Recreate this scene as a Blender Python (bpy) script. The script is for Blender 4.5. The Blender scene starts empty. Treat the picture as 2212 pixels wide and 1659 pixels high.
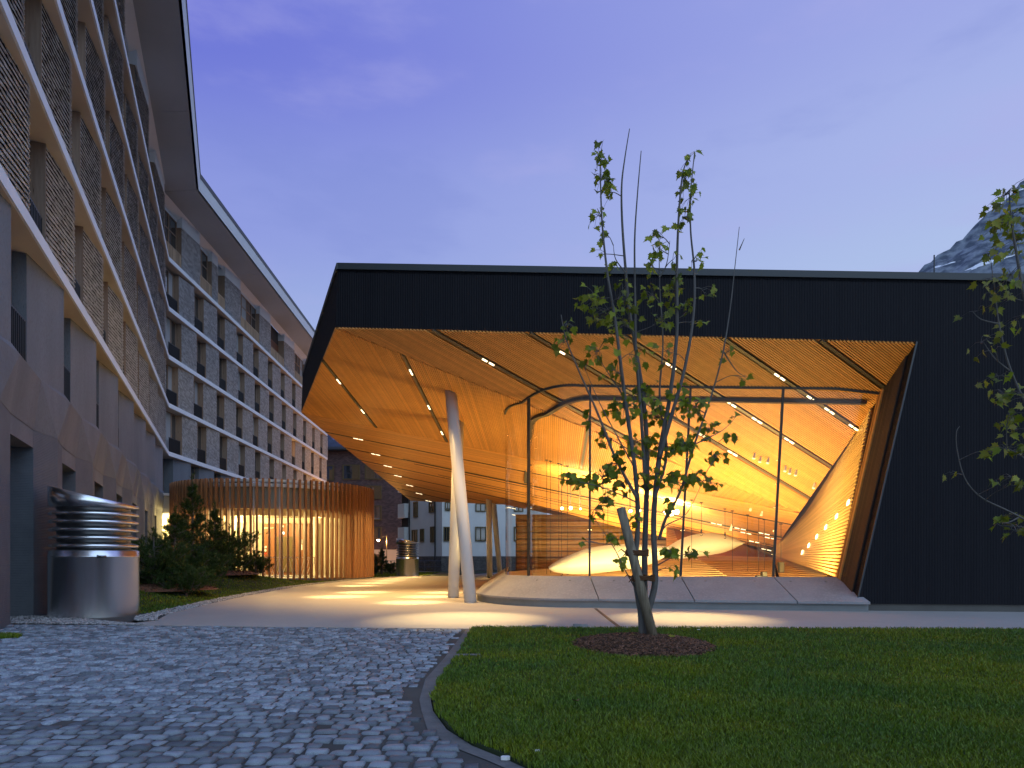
import bpy, math, random
import numpy as np
from mathutils import Vector, Matrix

random.seed(7); np.random.seed(7)
SC = bpy.context.scene
COL = SC.collection
R = math.radians

# ---------------------------------------------------------------- camera
# level view camera with vertical shift (architectural lens); H = eye height
H, F, CX, HV = 1.25, 1475.0, 1106.0, 1205.0
cam = bpy.data.cameras.new("camera"); cam_o = bpy.data.objects.new("camera", cam); COL.objects.link(cam_o)
cam_o.location = (0, 0, H); cam_o.rotation_euler = (R(90), 0, 0)
cam.sensor_width = 36.0; cam.lens = F/2212*36.0; cam.shift_y = (HV-829.5)/2212
cam.clip_start = 0.1; cam.clip_end = 6000
SC.camera = cam_o

# ---------------------------------------------------------------- sky
world = bpy.data.worlds.new("World"); SC.world = world; world.use_nodes = True
wn = world.node_tree; wn.nodes.clear()
def wnode(t, **kw):
    n = wn.nodes.new(t)
    for k, v in kw.items(): setattr(n, k, v)
    return n
def lin(r, g, b):
    f = lambda c: (c/255/12.92) if c/255 <= 0.04045 else ((c/255+0.055)/1.055)**2.4
    return (f(r), f(g), f(b), 1)
def wramp(stops):
    n = wnode("ShaderNodeValToRGB"); n.color_ramp.interpolation = 'EASE'
    e = n.color_ramp.elements
    while len(e) < len(stops): e.new(0.5)
    for el, (p, c) in zip(e, stops): el.position = p; el.color = c
    return n
tc = wnode("ShaderNodeTexCoord"); sx = wnode("ShaderNodeSeparateXYZ")
nrm = wnode("ShaderNodeVectorMath", operation='NORMALIZE')
wn.links.new(tc.outputs["Generated"], nrm.inputs[0]); wn.links.new(nrm.outputs[0], sx.inputs[0])
rl = wramp([(0, lin(165,188,228)), (.30, lin(154,172,225)), (.42, lin(138,151,222)), (.60, lin(98,108,212)), (1, lin(92,112,200))])
rr = wramp([(0, lin(178,196,232)), (.34, lin(174,193,233)), (.46, lin(168,182,233)), (.60, lin(158,169,230)), (1, lin(112,132,208))])
for r_ in (rl, rr): wn.links.new(sx.outputs["Z"], r_.inputs["Fac"])
def wmap(src, a, b, c=0.0, d=1.0):
    m = wnode("ShaderNodeMapRange"); m.interpolation_type = 'SMOOTHSTEP'
    for i, v in zip(("From Min", "From Max", "To Min", "To Max"), (a, b, c, d)): m.inputs[i].default_value = v
    wn.links.new(src, m.inputs["Value"]); return m.outputs[0]
def wmix(fac, a, b, blend='MIX'):
    m = wnode("ShaderNodeMix", data_type='RGBA', blend_type=blend)
    for s, v in ((m.inputs["Factor"], fac), (m.inputs["A"], a), (m.inputs["B"], b)):
        if hasattr(v, "links"): wn.links.new(v, s)
        elif isinstance(v, tuple): s.default_value = v
        else: s.default_value = v
    return m.outputs["Result"]
side = wmap(sx.outputs["X"], -.60, .58)
sky = wmix(side, rl.outputs[0], rr.outputs[0])
# thin wisps of cloud
mp = wnode("ShaderNodeMapping"); mp.inputs["Scale"].default_value = (1.4, 1.4, 4.5)
wn.links.new(nrm.outputs[0], mp.inputs[0])
nz = wnode("ShaderNodeTexNoise"); nz.inputs["Scale"].default_value = 2.3; nz.inputs["Detail"].default_value = 7; nz.inputs["Roughness"].default_value = .55
wn.links.new(mp.outputs[0], nz.inputs["Vector"])
cl = wmap(nz.outputs["Fac"], .50, .70, 0, .34)
sky = wmix(cl, sky, lin(176,176,232))
cl2 = wmap(nz.outputs["Fac"], .28, .44, .22, 0)
sky = wmix(cl2, sky, lin(112,130,206))
# the afterglow side of the sky, behind the camera
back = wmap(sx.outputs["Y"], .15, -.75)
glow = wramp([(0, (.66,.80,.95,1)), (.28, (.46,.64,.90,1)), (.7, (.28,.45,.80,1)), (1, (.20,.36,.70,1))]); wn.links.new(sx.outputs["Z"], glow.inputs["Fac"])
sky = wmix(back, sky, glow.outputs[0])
bg = wnode("ShaderNodeBackground"); bg.inputs["Strength"].default_value = 1.0
wo = wnode("ShaderNodeOutputWorld")
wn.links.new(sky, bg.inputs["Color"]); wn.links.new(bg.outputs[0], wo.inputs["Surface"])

# ---------------------------------------------------------------- last daylight (very soft, from the glow behind the camera)
sun = bpy.data.lights.new("sun", 'SUN'); sun.energy = 0.8; sun.angle = R(70); sun.color = (.70, .87, 1)
sun_o = bpy.data.objects.new("sun", sun); COL.objects.link(sun_o); sun_o.rotation_euler = (R(48), 0, R(32))

vs = SC.view_settings
vs.view_transform = 'Standard'; vs.look = 'None'; vs.exposure = 0; vs.gamma = 1; vs.use_curve_mapping = False
SC.render.engine = 'CYCLES'
cy = SC.cycles
cy.use_denoising = True
try: cy.denoiser = 'OPENIMAGEDENOISE'
except Exception: pass
cy.max_bounces = 8; cy.diffuse_bounces = 4; cy.glossy_bounces = 4; cy.transparent_max_bounces = 16
cy.sample_clamp_indirect = 1.6; cy.caustics_reflective = False; cy.caustics_refractive = False

# ---------------------------------------------------------------- helpers
def P(u, v, y):                     # point at picture place (u, v) and distance y
    return Vector(((u-CX)/F*y, y, H+(HV-v)/F*y))
def G(u, v): return P(u, v, H*F/(v-HV))
class Plane:
    def __init__(s, p, q, r):
        s.p = Vector(p); s.n = (Vector(q)-s.p).cross(Vector(r)-s.p).normalized()
        if s.n.z < 0: s.n = -s.n
    def hit(s, u, v):
        d = Vector(((u-CX)/F, 1, (HV-v)/F)); o = Vector((0, 0, H))
        return o + d*((s.p-o).dot(s.n)/d.dot(s.n))
    def z(s, x, y): return s.p.z - (s.n.x*(x-s.p.x)+s.n.y*(y-s.p.y))/s.n.z

ORG = {}
def org(o): return ORG.get(o.name, Vector((0, 0, 0))) if o else Vector((0, 0, 0))
def tag(o, label=None, cat=None, group=None, kind=None):
    if label: o["label"] = label
    if cat: o["category"] = cat
    if group: o["group"] = group
    if kind: o["kind"] = kind
    return o
def empty(name, loc, label, cat, group=None):
    o = bpy.data.objects.new(name, None); COL.objects.link(o); o.location = loc
    o.empty_display_size = .2
    ORG[o.name] = Vector(loc)
    return tag(o, label, cat, group)

class MB:
    def __init__(s): s.v = []; s.f = []; s.m = []
    def add(s, pts, faces, mi=0):
        b = len(s.v); s.v += [tuple(p) for p in pts]
        for f in faces: s.f.append(tuple(b+i for i in f)); s.m.append(mi)
    def poly(s, pts, mi=0): s.add(pts, [tuple(range(len(pts)))], mi)
    def box(s, x0, x1, y0, y1, z0, z1, mi=0):
        s.add([(x0,y0,z0),(x1,y0,z0),(x1,y1,z0),(x0,y1,z0),(x0,y0,z1),(x1,y0,z1),(x1,y1,z1),(x0,y1,z1)],
              [(0,3,2,1),(4,5,6,7),(0,1,5,4),(1,2,6,5),(2,3,7,6),(3,0,4,7)], mi)
    def prism(s, pts, z0, z1, mi=0):          # pts counter-clockwise in plan
        n = len(pts)
        s.add([(p[0],p[1],z0) for p in pts]+[(p[0],p[1],z1) for p in pts],
              [tuple(range(n-1,-1,-1)), tuple(range(n,2*n))]+[(i,(i+1)%n,n+(i+1)%n,n+i) for i in range(n)], mi)
    def slab(s, pts, off, mi=0):              # 3d polygon given thickness along off
        n = len(pts); off = Vector(off); q = [Vector(p)+off for p in pts]
        s.add(list(pts)+q, [tuple(range(n)), tuple(range(2*n-1,n-1,-1))]+[(i,n+i,n+(i+1)%n,(i+1)%n) for i in range(n)], mi)
    def bar(s, p, q, w, h, up=(0,0,1), mi=0):
        p, q = Vector(p), Vector(q); d = (q-p).normalized(); up = Vector(up)
        a = d.cross(up)
        if a.length < 1e-4: a = d.cross(Vector((1,0,0)))
        a.normalize(); b = a.cross(d)
        a = a*(w/2); b = b*(h/2)
        s.add([p-a-b,p+a-b,p+a+b,p-a+b,q-a-b,q+a-b,q+a+b,q-a+b],
              [(0,1,2,3),(7,6,5,4),(4,5,1,0),(5,6,2,1),(6,7,3,2),(7,4,0,3)], mi)
    def tube(s, pts, rad, n=8, cap=True, mi=0):
        pts = [Vector(p) for p in pts]; k = len(pts)
        if not hasattr(rad, "__len__"): rad = [rad]*k
        vs_ = []; prev = None
        for i, p in enumerate(pts):
            t = (pts[min(i+1,k-1)]-pts[max(i-1,0)]).normalized()
            a = prev - t*prev.dot(t) if prev is not None else t.cross(Vector((.3,1,.1)))
            if a.length < 1e-5: a = t.cross(Vector((1,0,0)))
            a.normalize(); prev = a; b = t.cross(a)
            for j in range(n):
                an = 2*math.pi*j/n
                vs_.append(p+(a*math.cos(an)+b*math.sin(an))*rad[i])
        fs = [(i*n+j, i*n+(j+1)%n, (i+1)*n+(j+1)%n, (i+1)*n+j) for i in range(k-1) for j in range(n)]
        if cap: fs += [tuple(range(n-1,-1,-1)), tuple((k-1)*n+j for j in range(n))]
        s.add(vs_, fs, mi)
    def lathe(s, prof, c=(0,0,0), n=48, mi=0, zfun=None):
        vs_ = []
        for r_, z in prof:
            for j in range(n):
                a = 2*math.pi*j/n; x, y = r_*math.cos(a), r_*math.sin(a)
                vs_.append((c[0]+x, c[1]+y, c[2]+(zfun(x,y,z) if zfun else z)))
        k = len(prof)
        fs = [(i*n+j, i*n+(j+1)%n, (i+1)*n+(j+1)%n, (i+1)*n+j) for i in range(k-1) for j in range(n)]
        s.add(vs_, fs, mi)
    def mesh(s, name, mats, o=(0,0,0), smooth=False):
        me = bpy.data.meshes.new(name)
        ov = Vector(o)
        me.from_pydata([(x-ov.x, y-ov.y, z-ov.z) for x, y, z in s.v], [], s.f)
        for m in (mats if isinstance(mats, (list, tuple)) else [mats]): me.materials.append(m)
        if any(s.m): me.polygons.foreach_set("material_index", s.m)
        if smooth: me.polygons.foreach_set("use_smooth", [True]*len(me.polygons))
        me.validate(); me.update()
        return me
    def build(s, name, mats, parent=None, smooth=False, label=None, cat=None, group=None, kind=None):
        """world-space geometry -> one object; its origin is its parent's, or its own base if it has none"""
        if parent is None:
            a = np.array(s.v); o = Vector(((a[:,0].min()+a[:,0].max())/2, (a[:,1].min()+a[:,1].max())/2, a[:,2].min()))
        else: o = org(parent)
        ob = bpy.data.objects.new(name, s.mesh(name, mats, o, smooth)); COL.objects.link(ob)
        if parent is not None: ob.parent = parent
        else: ob.location = o
        ORG[ob.name] = Vector(o)
        return tag(ob, label, cat, group, kind)
def place(name, me, parent, M4=None, kind=None, label=None, cat=None, group=None):
    """one more object showing mesh data me; M4 = world matrix (None: shares its parent's frame)"""
    ob = bpy.data.objects.new(name, me); COL.objects.link(ob)
    if parent is not None: ob.parent = parent
    if M4 is not None:
        m = M4.copy(); m.translation = m.translation - org(parent)
        ob.matrix_basis = m
        ORG[ob.name] = M4.translation.copy()
    else: ORG[ob.name] = org(parent)
    return tag(ob, label, cat, group, kind)
def np_mesh(name, verts, faces, mats, mi=None, smooth=False):
    """fast mesh: verts (n,3), faces (m,k) with one k"""
    verts = np.asarray(verts, np.float32); faces = np.asarray(faces, np.int32)
    me = bpy.data.meshes.new(name); m, k = faces.shape
    me.vertices.add(len(verts)); me.vertices.foreach_set("co", verts.ravel())
    me.loops.add(m*k); me.loops.foreach_set("vertex_index", faces.ravel())
    me.polygons.add(m); me.polygons.foreach_set("loop_start", np.arange(0, m*k, k, dtype=np.int32))
    try: me.polygons.foreach_set("loop_total", np.full(m, k, np.int32))
    except Exception: pass
    for x in (mats if isinstance(mats, (list, tuple)) else [mats]): me.materials.append(x)
    if mi is not None: me.polygons.foreach_set("material_index", np.asarray(mi, np.int32))
    if smooth: me.polygons.foreach_set("use_smooth", np.ones(m, bool))
    me.update(calc_edges=True); return me
def np_obj(name, verts, faces, mats, parent=None, mi=None, smooth=False, **kw):
    o = org(parent); v = np.asarray(verts, float)-np.array(o)
    ob = bpy.data.objects.new(name, np_mesh(name, v, faces, mats, mi, smooth)); COL.objects.link(ob)
    if parent is not None: ob.parent = parent
    ORG[ob.name] = Vector(o)
    return tag(ob, **kw)
def smooth_path(pts, per=5):
    pts = [Vector(p) for p in pts]; out = []
    for i in range(len(pts)-1):
        p0, p1, p2, p3 = pts[max(i-1,0)], pts[i], pts[i+1], pts[min(i+2,len(pts)-1)]
        for k in range(per):
            t = k/per
            out.append(.5*((2*p1)+(p2-p0)*t+(2*p0-5*p1+4*p2-p3)*t*t+(3*p1-p0-3*p2+p3)*t**3))
    out.append(pts[-1]); return out

# ---------------------------------------------------------------- materials
MATS = {}
def mat(name, color, rough=.6, metal=0.0, spec=.5, island=0.0, noise=None, color2=None, noise2=None, color3=None,
        bump=None, stretch=(1,1,1), wave=None, emit=None, trans=0.0, coord="Object"):
    if name in MATS: return MATS[name]
    m = bpy.data.materials.new(name); m.use_nodes = True; MATS[name] = m
    nt = m.node_tree; nd = nt.nodes; lk = nt.links; b = nd["Principled BSDF"]
    b.inputs["Roughness"].default_value = rough; b.inputs["Metallic"].default_value = metal
    b.inputs["Specular IOR Level"].default_value = spec
    col = None
    t = nd.new("ShaderNodeTexCoord"); mp_ = nd.new("ShaderNodeMapping"); mp_.inputs["Scale"].default_value = stretch
    lk.new(t.outputs[coord], mp_.inputs[0])
    def noise_fac(sc, lo, hi, det=6):
        n = nd.new("ShaderNodeTexNoise"); n.inputs["Scale"].default_value = sc; n.inputs["Detail"].default_value = det
        n.inputs["Roughness"].default_value = .62
        lk.new(mp_.outputs[0], n.inputs["Vector"])
        r_ = nd.new("ShaderNodeMapRange"); r_.inputs["From Min"].default_value = lo; r_.inputs["From Max"].default_value = hi
        lk.new(n.outputs["Fac"], r_.inputs["Value"]); return r_.outputs[0]
    def mix(fac, a, bb, blend='MIX'):
        x = nd.new("ShaderNodeMix"); x.data_type = 'RGBA'; x.blend_type = blend
        for s_, v in ((x.inputs["Factor"], fac), (x.inputs["A"], a), (x.inputs["B"], bb)):
            if hasattr(v, "links"): lk.new(v, s_)
            else: s_.default_value = v
        return x.outputs["Result"]
    c4 = tuple(color)+(1,) if len(color) == 3 else color
    col = c4
    if color2 is not None:
        sc = noise or (4, .35, .65)
        col = mix(noise_fac(*sc), c4, tuple(color2)+(1,))
    if color3 is not None:
        sc = noise2 or (30, .45, .7)
        col = mix(noise_fac(*sc), col, tuple(color3)+(1,))
    if island:
        g = nd.new("ShaderNodeNewGeometry"); oi = nd.new("ShaderNodeObjectInfo")
        ad = nd.new("ShaderNodeMath"); ad.operation = 'ADD'
        lk.new(g.outputs["Random Per Island"], ad.inputs[0]); lk.new(oi.outputs["Random"], ad.inputs[1])
        fr = nd.new("ShaderNodeMath"); fr.operation = 'FRACT'; lk.new(ad.outputs[0], fr.inputs[0])
        r_ = nd.new("ShaderNodeMapRange"); r_.inputs["To Min"].default_value = 1-island; r_.inputs["To Max"].default_value = 1+island
        lk.new(fr.outputs[0], r_.inputs["Value"])
        v = nd.new("ShaderNodeVectorMath"); v.operation = 'SCALE'
        if hasattr(col, "links"): lk.new(col, v.inputs[0])
        else: v.inputs[0].default_value = col[:3]
        lk.new(r_.outputs[0], v.inputs["Scale"]); col = v.outputs[0]
    if hasattr(col, "links"): lk.new(col, b.inputs["Base Color"])
    else: b.inputs["Base Color"].default_value = col
    hgt = None
    if bump:
        n = nd.new("ShaderNodeTexNoise"); n.inputs["Scale"].default_value = bump[0]; n.inputs["Detail"].default_value = 8
        lk.new(mp_.outputs[0], n.inputs["Vector"]); hgt = n.outputs["Fac"]; st, ds = bump[1], bump[2] if len(bump) > 2 else .02
    if wave:
        w = nd.new("ShaderNodeTexWave"); w.wave_type = 'BANDS'; w.bands_direction = wave[0]
        w.inputs["Scale"].default_value = wave[1]; w.inputs["Distortion"].default_value = wave[3] if len(wave) > 3 else 0
        w.inputs["Detail"].default_value = 2
        lk.new(t.outputs[coord], w.inputs["Vector"])
        if hgt is None: hgt = w.outputs["Fac"]; st, ds = wave[2], .02
        else:
            ad = nd.new("ShaderNodeMath"); ad.operation = 'ADD'; lk.new(hgt, ad.inputs[0]); lk.new(w.outputs["Fac"], ad.inputs[1]); hgt = ad.outputs[0]
            st = max(st, wave[2])
    if hgt is not None:
        bp = nd.new("ShaderNodeBump"); bp.inputs["Strength"].default_value = st; bp.inputs["Distance"].default_value = ds
        lk.new(hgt, bp.inputs["Height"]); lk.new(bp.outputs[0], b.inputs["Normal"])
    if emit:
        b.inputs["Emission Color"].default_value = tuple(emit[0])+(1,); b.inputs["Emission Strength"].default_value = emit[1]
    if trans:
        tr = nd.new("ShaderNodeBsdfTranslucent"); ms = nd.new("ShaderNodeMixShader"); ms.inputs[0].default_value = trans
        if hasattr(col, "links"): lk.new(col, tr.inputs["Color"])
        else: tr.inputs["Color"].default_value = col
        out = nd["Material Output"]
        lk.new(b.outputs[0], ms.inputs[1]); lk.new(tr.outputs[0], ms.inputs[2]); lk.new(ms.outputs[0], out.inputs["Surface"])
    return m
def glass_mat(name, tint, refl=.06, rough=.0):
    m = bpy.data.materials.new(name); m.use_nodes = True; MATS[name] = m
    nt = m.node_tree; nd = nt.nodes; lk = nt.links; nd.remove(nd["Principled BSDF"])
    tr = nd.new("ShaderNodeBsdfTransparent"); tr.inputs["Color"].default_value = tuple(tint)+(1,)
    gl = nd.new("ShaderNodeBsdfGlossy"); gl.inputs["Roughness"].default_value = rough
    lw = nd.new("ShaderNodeLayerWeight"); lw.inputs["Blend"].default_value = .5
    pw = nd.new("ShaderNodeMath"); pw.operation = 'POWER'; lk.new(lw.outputs["Facing"], pw.inputs[0]); pw.inputs[1].default_value = 4.2
    ad = nd.new("ShaderNodeMath"); ad.operation = 'MULTIPLY_ADD'; ad.inputs[1].default_value = .75; ad.inputs[2].default_value = refl; ad.use_clamp = True
    lk.new(pw.outputs[0], ad.inputs[0])
    ms = nd.new("ShaderNodeMixShader"); lk.new(ad.outputs[0], ms.inputs[0]); lk.new(tr.outputs[0], ms.inputs[1]); lk.new(gl.outputs[0], ms.inputs[2])
    lk.new(ms.outputs[0], nd["Material Output"].inputs["Surface"]); return m
def emit_mat(name, color, strength):
    return mat(name, (.8,.8,.8), emit=(color, strength))
WARM = (1.0, .60, .19)
m_conc = mat("concrete", (.13,.15,.175), .8, noise=(1.1,.3,.7), color2=(.185,.205,.23), noise2=(55,.5,.75), color3=(.10,.105,.115), bump=(90,.35,.01), stretch=(1,1,.25))
m_conc_rib = mat("ribbed_concrete", (.115,.132,.155), .85, noise=(2,.3,.7), color2=(.15,.167,.19), bump=(60,.3,.01), wave=('Z', 9, .6))
m_slab = mat("white_render", (.78,.82,.87), .55, noise=(.8,.3,.7), color2=(.72,.76,.80))
m_soff_h = mat("beige_soffit", (.55,.51,.45), .7, noise=(1.2,.3,.7), color2=(.50,.46,.40))
m_shingle = mat("weathered_shingle", (.54,.555,.58), .85, island=.30, noise=(14,.42,.7), color2=(.31,.32,.335), bump=(60,.5,.01), stretch=(6,6,1))
m_dark_back = mat("dark_underlay", (.014,.013,.013), .95)
m_wood_jamb = mat("larch_board", (.31,.225,.165), .6, noise=(3,.3,.7), color2=(.23,.16,.115), noise2=(2.2,.62,.68), color3=(.10,.06,.035), bump=(20,.2,.005), stretch=(6,6,.5), island=.15)
m_black_metal = mat("black_metal", (.012,.012,.014), .5)
m_winglass = mat("dark_window", (.03,.037,.043), .06, spec=.75)
MATS["dark_window"].node_tree.nodes["Principled BSDF"].inputs["IOR"].default_value = 2.2
m_winlit = mat("lit_window", (.5,.3,.12), .4, emit=((1,.55,.22), 1.5))
m_curtain = mat("curtain", (.35,.36,.37), .8, wave=('X', 8, .5))
m_steel = mat("brushed_steel", (.88,.90,.92), .26, metal=1)
m_steel_dk = mat("dark_steel", (.16,.17,.18), .35, metal=1)  # darker steel for vent cores, clasps, grilles, lamp post and fence
m_clad = mat("black_cladding", (.0045,.0047,.0085), .7, spec=.22, noise=(.7,.3,.7), color2=(.0085,.0087,.013), wave=('X', 5.2, .3), bump=(16,.7,.01), stretch=(14,14,.35))
m_trim = mat("dark_edge_trim", (.035,.042,.05), .45)
m_slat = mat("oiled_larch_slat", (.70,.325,.085), .55, island=.14, noise=(3,.3,.7), color2=(.60,.265,.062), stretch=(2,2,2))
m_slat_dk = mat("slat_backing", (.36,.16,.042), .8)
m_slat_in = mat("acoustic_slat", (.68,.44,.19), .5, island=.14)
m_slat_blk = mat("dark_reveal_slat", (.055,.034,.022), .7, island=.3)
m_slot = mat("light_slot_channel", (.09,.07,.045), .45, metal=.4)
m_colm = mat("white_column", (.70,.70,.70), .3, spec=.5)
m_sill = mat("precast_concrete", (.32,.315,.33), .75, noise=(1.3,.32,.68), color2=(.25,.245,.255), noise2=(18,.5,.72), color3=(.36,.355,.365), bump=(40,.25,.008))
m_mull = mat("dark_mullion", (.03,.029,.028), .5)
m_hglass = glass_mat("hall_glass", (.98,.97,.93), .022)
m_pglass = glass_mat("pavilion_glass", (.95,.96,.95), .02)
m_pave = mat("pale_paving_concrete", (.43,.41,.385), .7, noise=(.45,.3,.7), color2=(.38,.36,.335), noise2=(9,.55,.75), color3=(.46,.44,.415), bump=(70,.15,.006), coord="Object")
m_stone = mat("granite_sett", (.27,.315,.355), .6, island=.52, noise=(40,.36,.64), color2=(.115,.14,.17), noise2=(80,.52,.72), color3=(.40,.43,.45), bump=(50,.6,.012))
m_mortar = mat("sand_joint", (.085,.08,.07), .95, noise=(1.2,.4,.65), color2=(.05,.05,.045), bump=(60,.5,.01))
m_kerb = mat("sandy_edge", (.19,.185,.175), .95, noise=(5,.3,.7), color2=(.12,.117,.11), bump=(40,.6,.02))
m_soil = mat("lawn_soil", (.022,.036,.008), 1, noise=(3,.3,.7), color2=(.022,.036,.010))
m_grass = mat("grass_blade", (.125,.20,.007), .5, island=.6, noise=(1.1,.35,.65), color2=(.20,.235,.008), noise2=(.5,.4,.62), color3=(.085,.17,.016), trans=.3)
m_mulch = mat("bark_chip", (.17,.08,.042), .85, island=.85, noise=(20,.3,.7), color2=(.08,.038,.022))
m_gravel = mat("gravel_stone", (.36,.36,.36), .8, island=.5)
m_needle = mat("pine_needles", (.042,.085,.014), .55, island=.5, trans=.2)
m_bark = mat("grey_bark", (.14,.13,.12), .85, noise=(12,.35,.65), color2=(.10,.092,.085), bump=(30,.8,.01), stretch=(1,1,.4))
m_leaf = mat("maple_leaf", (.20,.26,.018), .5, island=.5, trans=.5)
m_leaf_y = mat("yellowing_leaf", (.23,.24,.02), .5, island=.45, trans=.38)
m_stake = mat("round_timber", (.30,.25,.18), .8, noise=(6,.35,.65), color2=(.13,.10,.065), bump=(20,.5,.008), stretch=(3,3,.3))
m_rope = mat("coconut_rope", (.11,.048,.018), .95, bump=(60,.9,.01))
m_fin = mat("larch_fin", (.42,.20,.085), .6, island=.16, noise=(3,.3,.7), color2=(.31,.135,.055), noise2=(5,.62,.68), color3=(.14,.06,.03), stretch=(5,5,.5))
m_cream = mat("cream_interior", (.75,.70,.58), .6)
m_greenband = mat("frosted_band", (.36,.36,.28), .35)
m_white = mat("white_paint", (.78,.78,.77), .5)
m_brownwall = mat("veneer_panel", (.20,.075,.03), .5, noise=(2,.3,.7), color2=(.15,.052,.02), stretch=(4,4,.4))
m_sail = mat("white_sail", (.92,.90,.82), .35, trans=.35)
m_lamp = emit_mat("lamp_glow", (1,.74,.36), 26)
m_lpanel = emit_mat("light_panel_glow", (1,.78,.44), 3.5)
m_brick = None
# ================================================================ GROUND
def sheet(name, pts, z, m, kind='structure', thick=None):
    mb = MB()
    if thick: mb.prism(pts, z-thick, z)
    else: mb.poly([(x, y, z) for x, y in pts])
    return mb.build(name, m, None, label=None, kind=kind)
m_field = mat("field_ground", (.20,.20,.19), .95, noise=(.05,.3,.7), color2=(.16,.165,.15))
sheet("ground", [(-1500,-300),(1500,-300),(1500,1500),(-1500,1500)], -.10, m_field)
def lerp_tab(tab, y):
    if y <= tab[0][0]: return tab[0][1]
    for (a, xa), (b, xb) in zip(tab, tab[1:]):
        if y <= b: return xa+(xb-xa)*(y-a)/(b-a)
    return tab[-1][1]
# lawn edge (y, x), cobble far edge, verge edge
LAWN = [(2.5,1.35),(3.2,.75),(3.7,.32),(4.24,-.03),(4.56,-.267),(4.99,-.477),(5.59,-.646),(6.05,-.72),(7.07,-.757),(8.54,-.715),(12.13,-.715)]
def lawn_x(y): return lerp_tab(LAWN, y)
def cob_far(x): return 12.05 + (-.71-x)*.104
VERGE = [(13.2,-7.3),(14.5,-7.96),(19.6,-8.8),(23.05,-9.24),(29.3,-9.77),(33,-9.72),(37.6,-9.4),(42.9,-8.55),(47,-7.4)]
def verge_x(y): return lerp_tab(VERGE, y)
lawn_far = lambda x: 12.13 - .033*(x+.7)

# pale concrete paving, from the cobbles to the far lawn, under the roof and along the hall
pv = [(-.71, 12.05)] + [(8.86, 11.75), (34, 11.0), (34, 17.5), (34, 60), (-.5, 60), (-4.5, 47)]
ys = np.linspace(47, 13.6, 22)
pv += [(verge_x(y)+.42, y) for y in ys] + [(-7.35, 12.75)]
paving = sheet("paving", pv, 0.0, m_pave, thick=.09)
# slot drain crossing the paving
mb = MB()
a, b = G(1286,1314.5), G(1339,1356)
d = (b-a).normalized(); n = Vector((-d.y, d.x, 0))*.035
mb.slab([a+n+Vector((0,0,.001)), b+n+Vector((0,0,.001)), b-n+Vector((0,0,.001)), a-n+Vector((0,0,.001))], (0,0,.005))
mb.build("drain_grating", mat("drain_steel", (.10,.09,.08), .6, metal=.4), None, label="narrow dark slot drain running across the pale paving", cat="drain")

# ---- cobbled forecourt: bedding sheet, single setts
bed = [(-14, 1.5), (2.2, 1.5)] + [(x, y) for y, x in LAWN] + [(x, cob_far(x)) for x in (-.71, -5, -9, -14)]
cob = sheet("cobbled_forecourt", bed, -.012, m_mortar, thick=.09)
edge = [(x, y) for y, x in LAWN]
mbk = MB()
kp = [(x-.12-.03*math.sin(3*y), y) for x, y in edge]
mbk.prism(edge[:]+kp[::-1], -.05, -.006) if False else None
for (p, q, r_, s_) in zip(edge, edge[1:], kp[1:], kp):
    mbk.poly([(p[0],p[1],-.004),(q[0],q[1],-.004),(r_[0],r_[1],-.006),(s_[0],s_[1],-.006)][::-1])
mbk.build("sandy_edging", m_kerb, cob)
def sett_variant(i):
    rnd = random.Random(100+i); n = 8
    ring = []
    for k, (x, y) in enumerate([(-.46,-.5),(.02,-.5),(.47,-.5),(.5,.0),(.47,.5),(-.02,.5),(-.47,.5),(-.5,.02)]):
        ring.append((x+rnd.uniform(-.055,.055), y+rnd.uniform(-.055,.055)))
    vs_ = [(x, y, -.6) for x, y in ring]
    vs_ += [(x, y, -.16+rnd.uniform(-.05,.03)) for x, y in ring]
    vs_ += [(x*.84, y*.82, rnd.uniform(-.06,.06)) for x, y in ring]
    vs_.append((rnd.uniform(-.1,.1), rnd.uniform(-.1,.1), .05+rnd.uniform(-.05,.06)))
    fs = []
    for lo, hi in ((0,8),(8,16)):
        for k in range(8):
            j = (k+1) % 8
            fs += [(lo+k, lo+j, hi+j), (lo+k, hi+j, hi+k)]
    for k in range(8): fs.append((16+k, 16+(k+1)%8, 24))
    return np.array(vs_), np.array(fs)
SV = [sett_variant(i) for i in range(14)]
rows = []
y = 3.55; rr_ = 0
tilt = -.045
while y < 13.6:
    dy = random.uniform(.116,.142)
    x = -11.5 + random.uniform(0,.2)
    while x < 2:
        w = random.choice((.11,.13,.145,.16,.185))*random.uniform(.93,1.07)
        cx = x+w/2; cy_ = y+dy/2 + tilt*cx + .03*math.sin(cx*1.1+y) + random.uniform(-.008,.008)
        if (3.35 < cy_ < cob_far(cx)-.06 and cx+w/2 < lawn_x(cy_)-.09-.06*random.random() and abs(cx/cy_) < .83
                and random.random() > .006):
            rows.append((cx, cy_, w-.017, dy-.017, random.uniform(-.07,.07), random.randrange(14), random.uniform(-.009,.006)))
        x += w
    y += dy
SM = []
for v_, f_ in SV: SM.append(np_mesh("sett", v_*np.array([1,1,.085]), f_, m_stone))
def size_of(r_): return -(r_[2]*r_[3]/r_[1]**3) if (HV+H*F/r_[1] < 1680 and abs(r_[0]/r_[1]) < .76) else 0
rows.sort(key=size_of)
for r_ in rows[:300]:
    M4 = Matrix.Translation((r_[0], r_[1], .002+r_[6])) @ Matrix.Rotation(r_[4]+tilt*.9, 4, 'Z') @ Matrix.Diagonal((r_[2], r_[3], 1, 1))
    place("sett", SM[r_[5]], cob, M4)
vv, ff, base = [], [], 0
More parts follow.
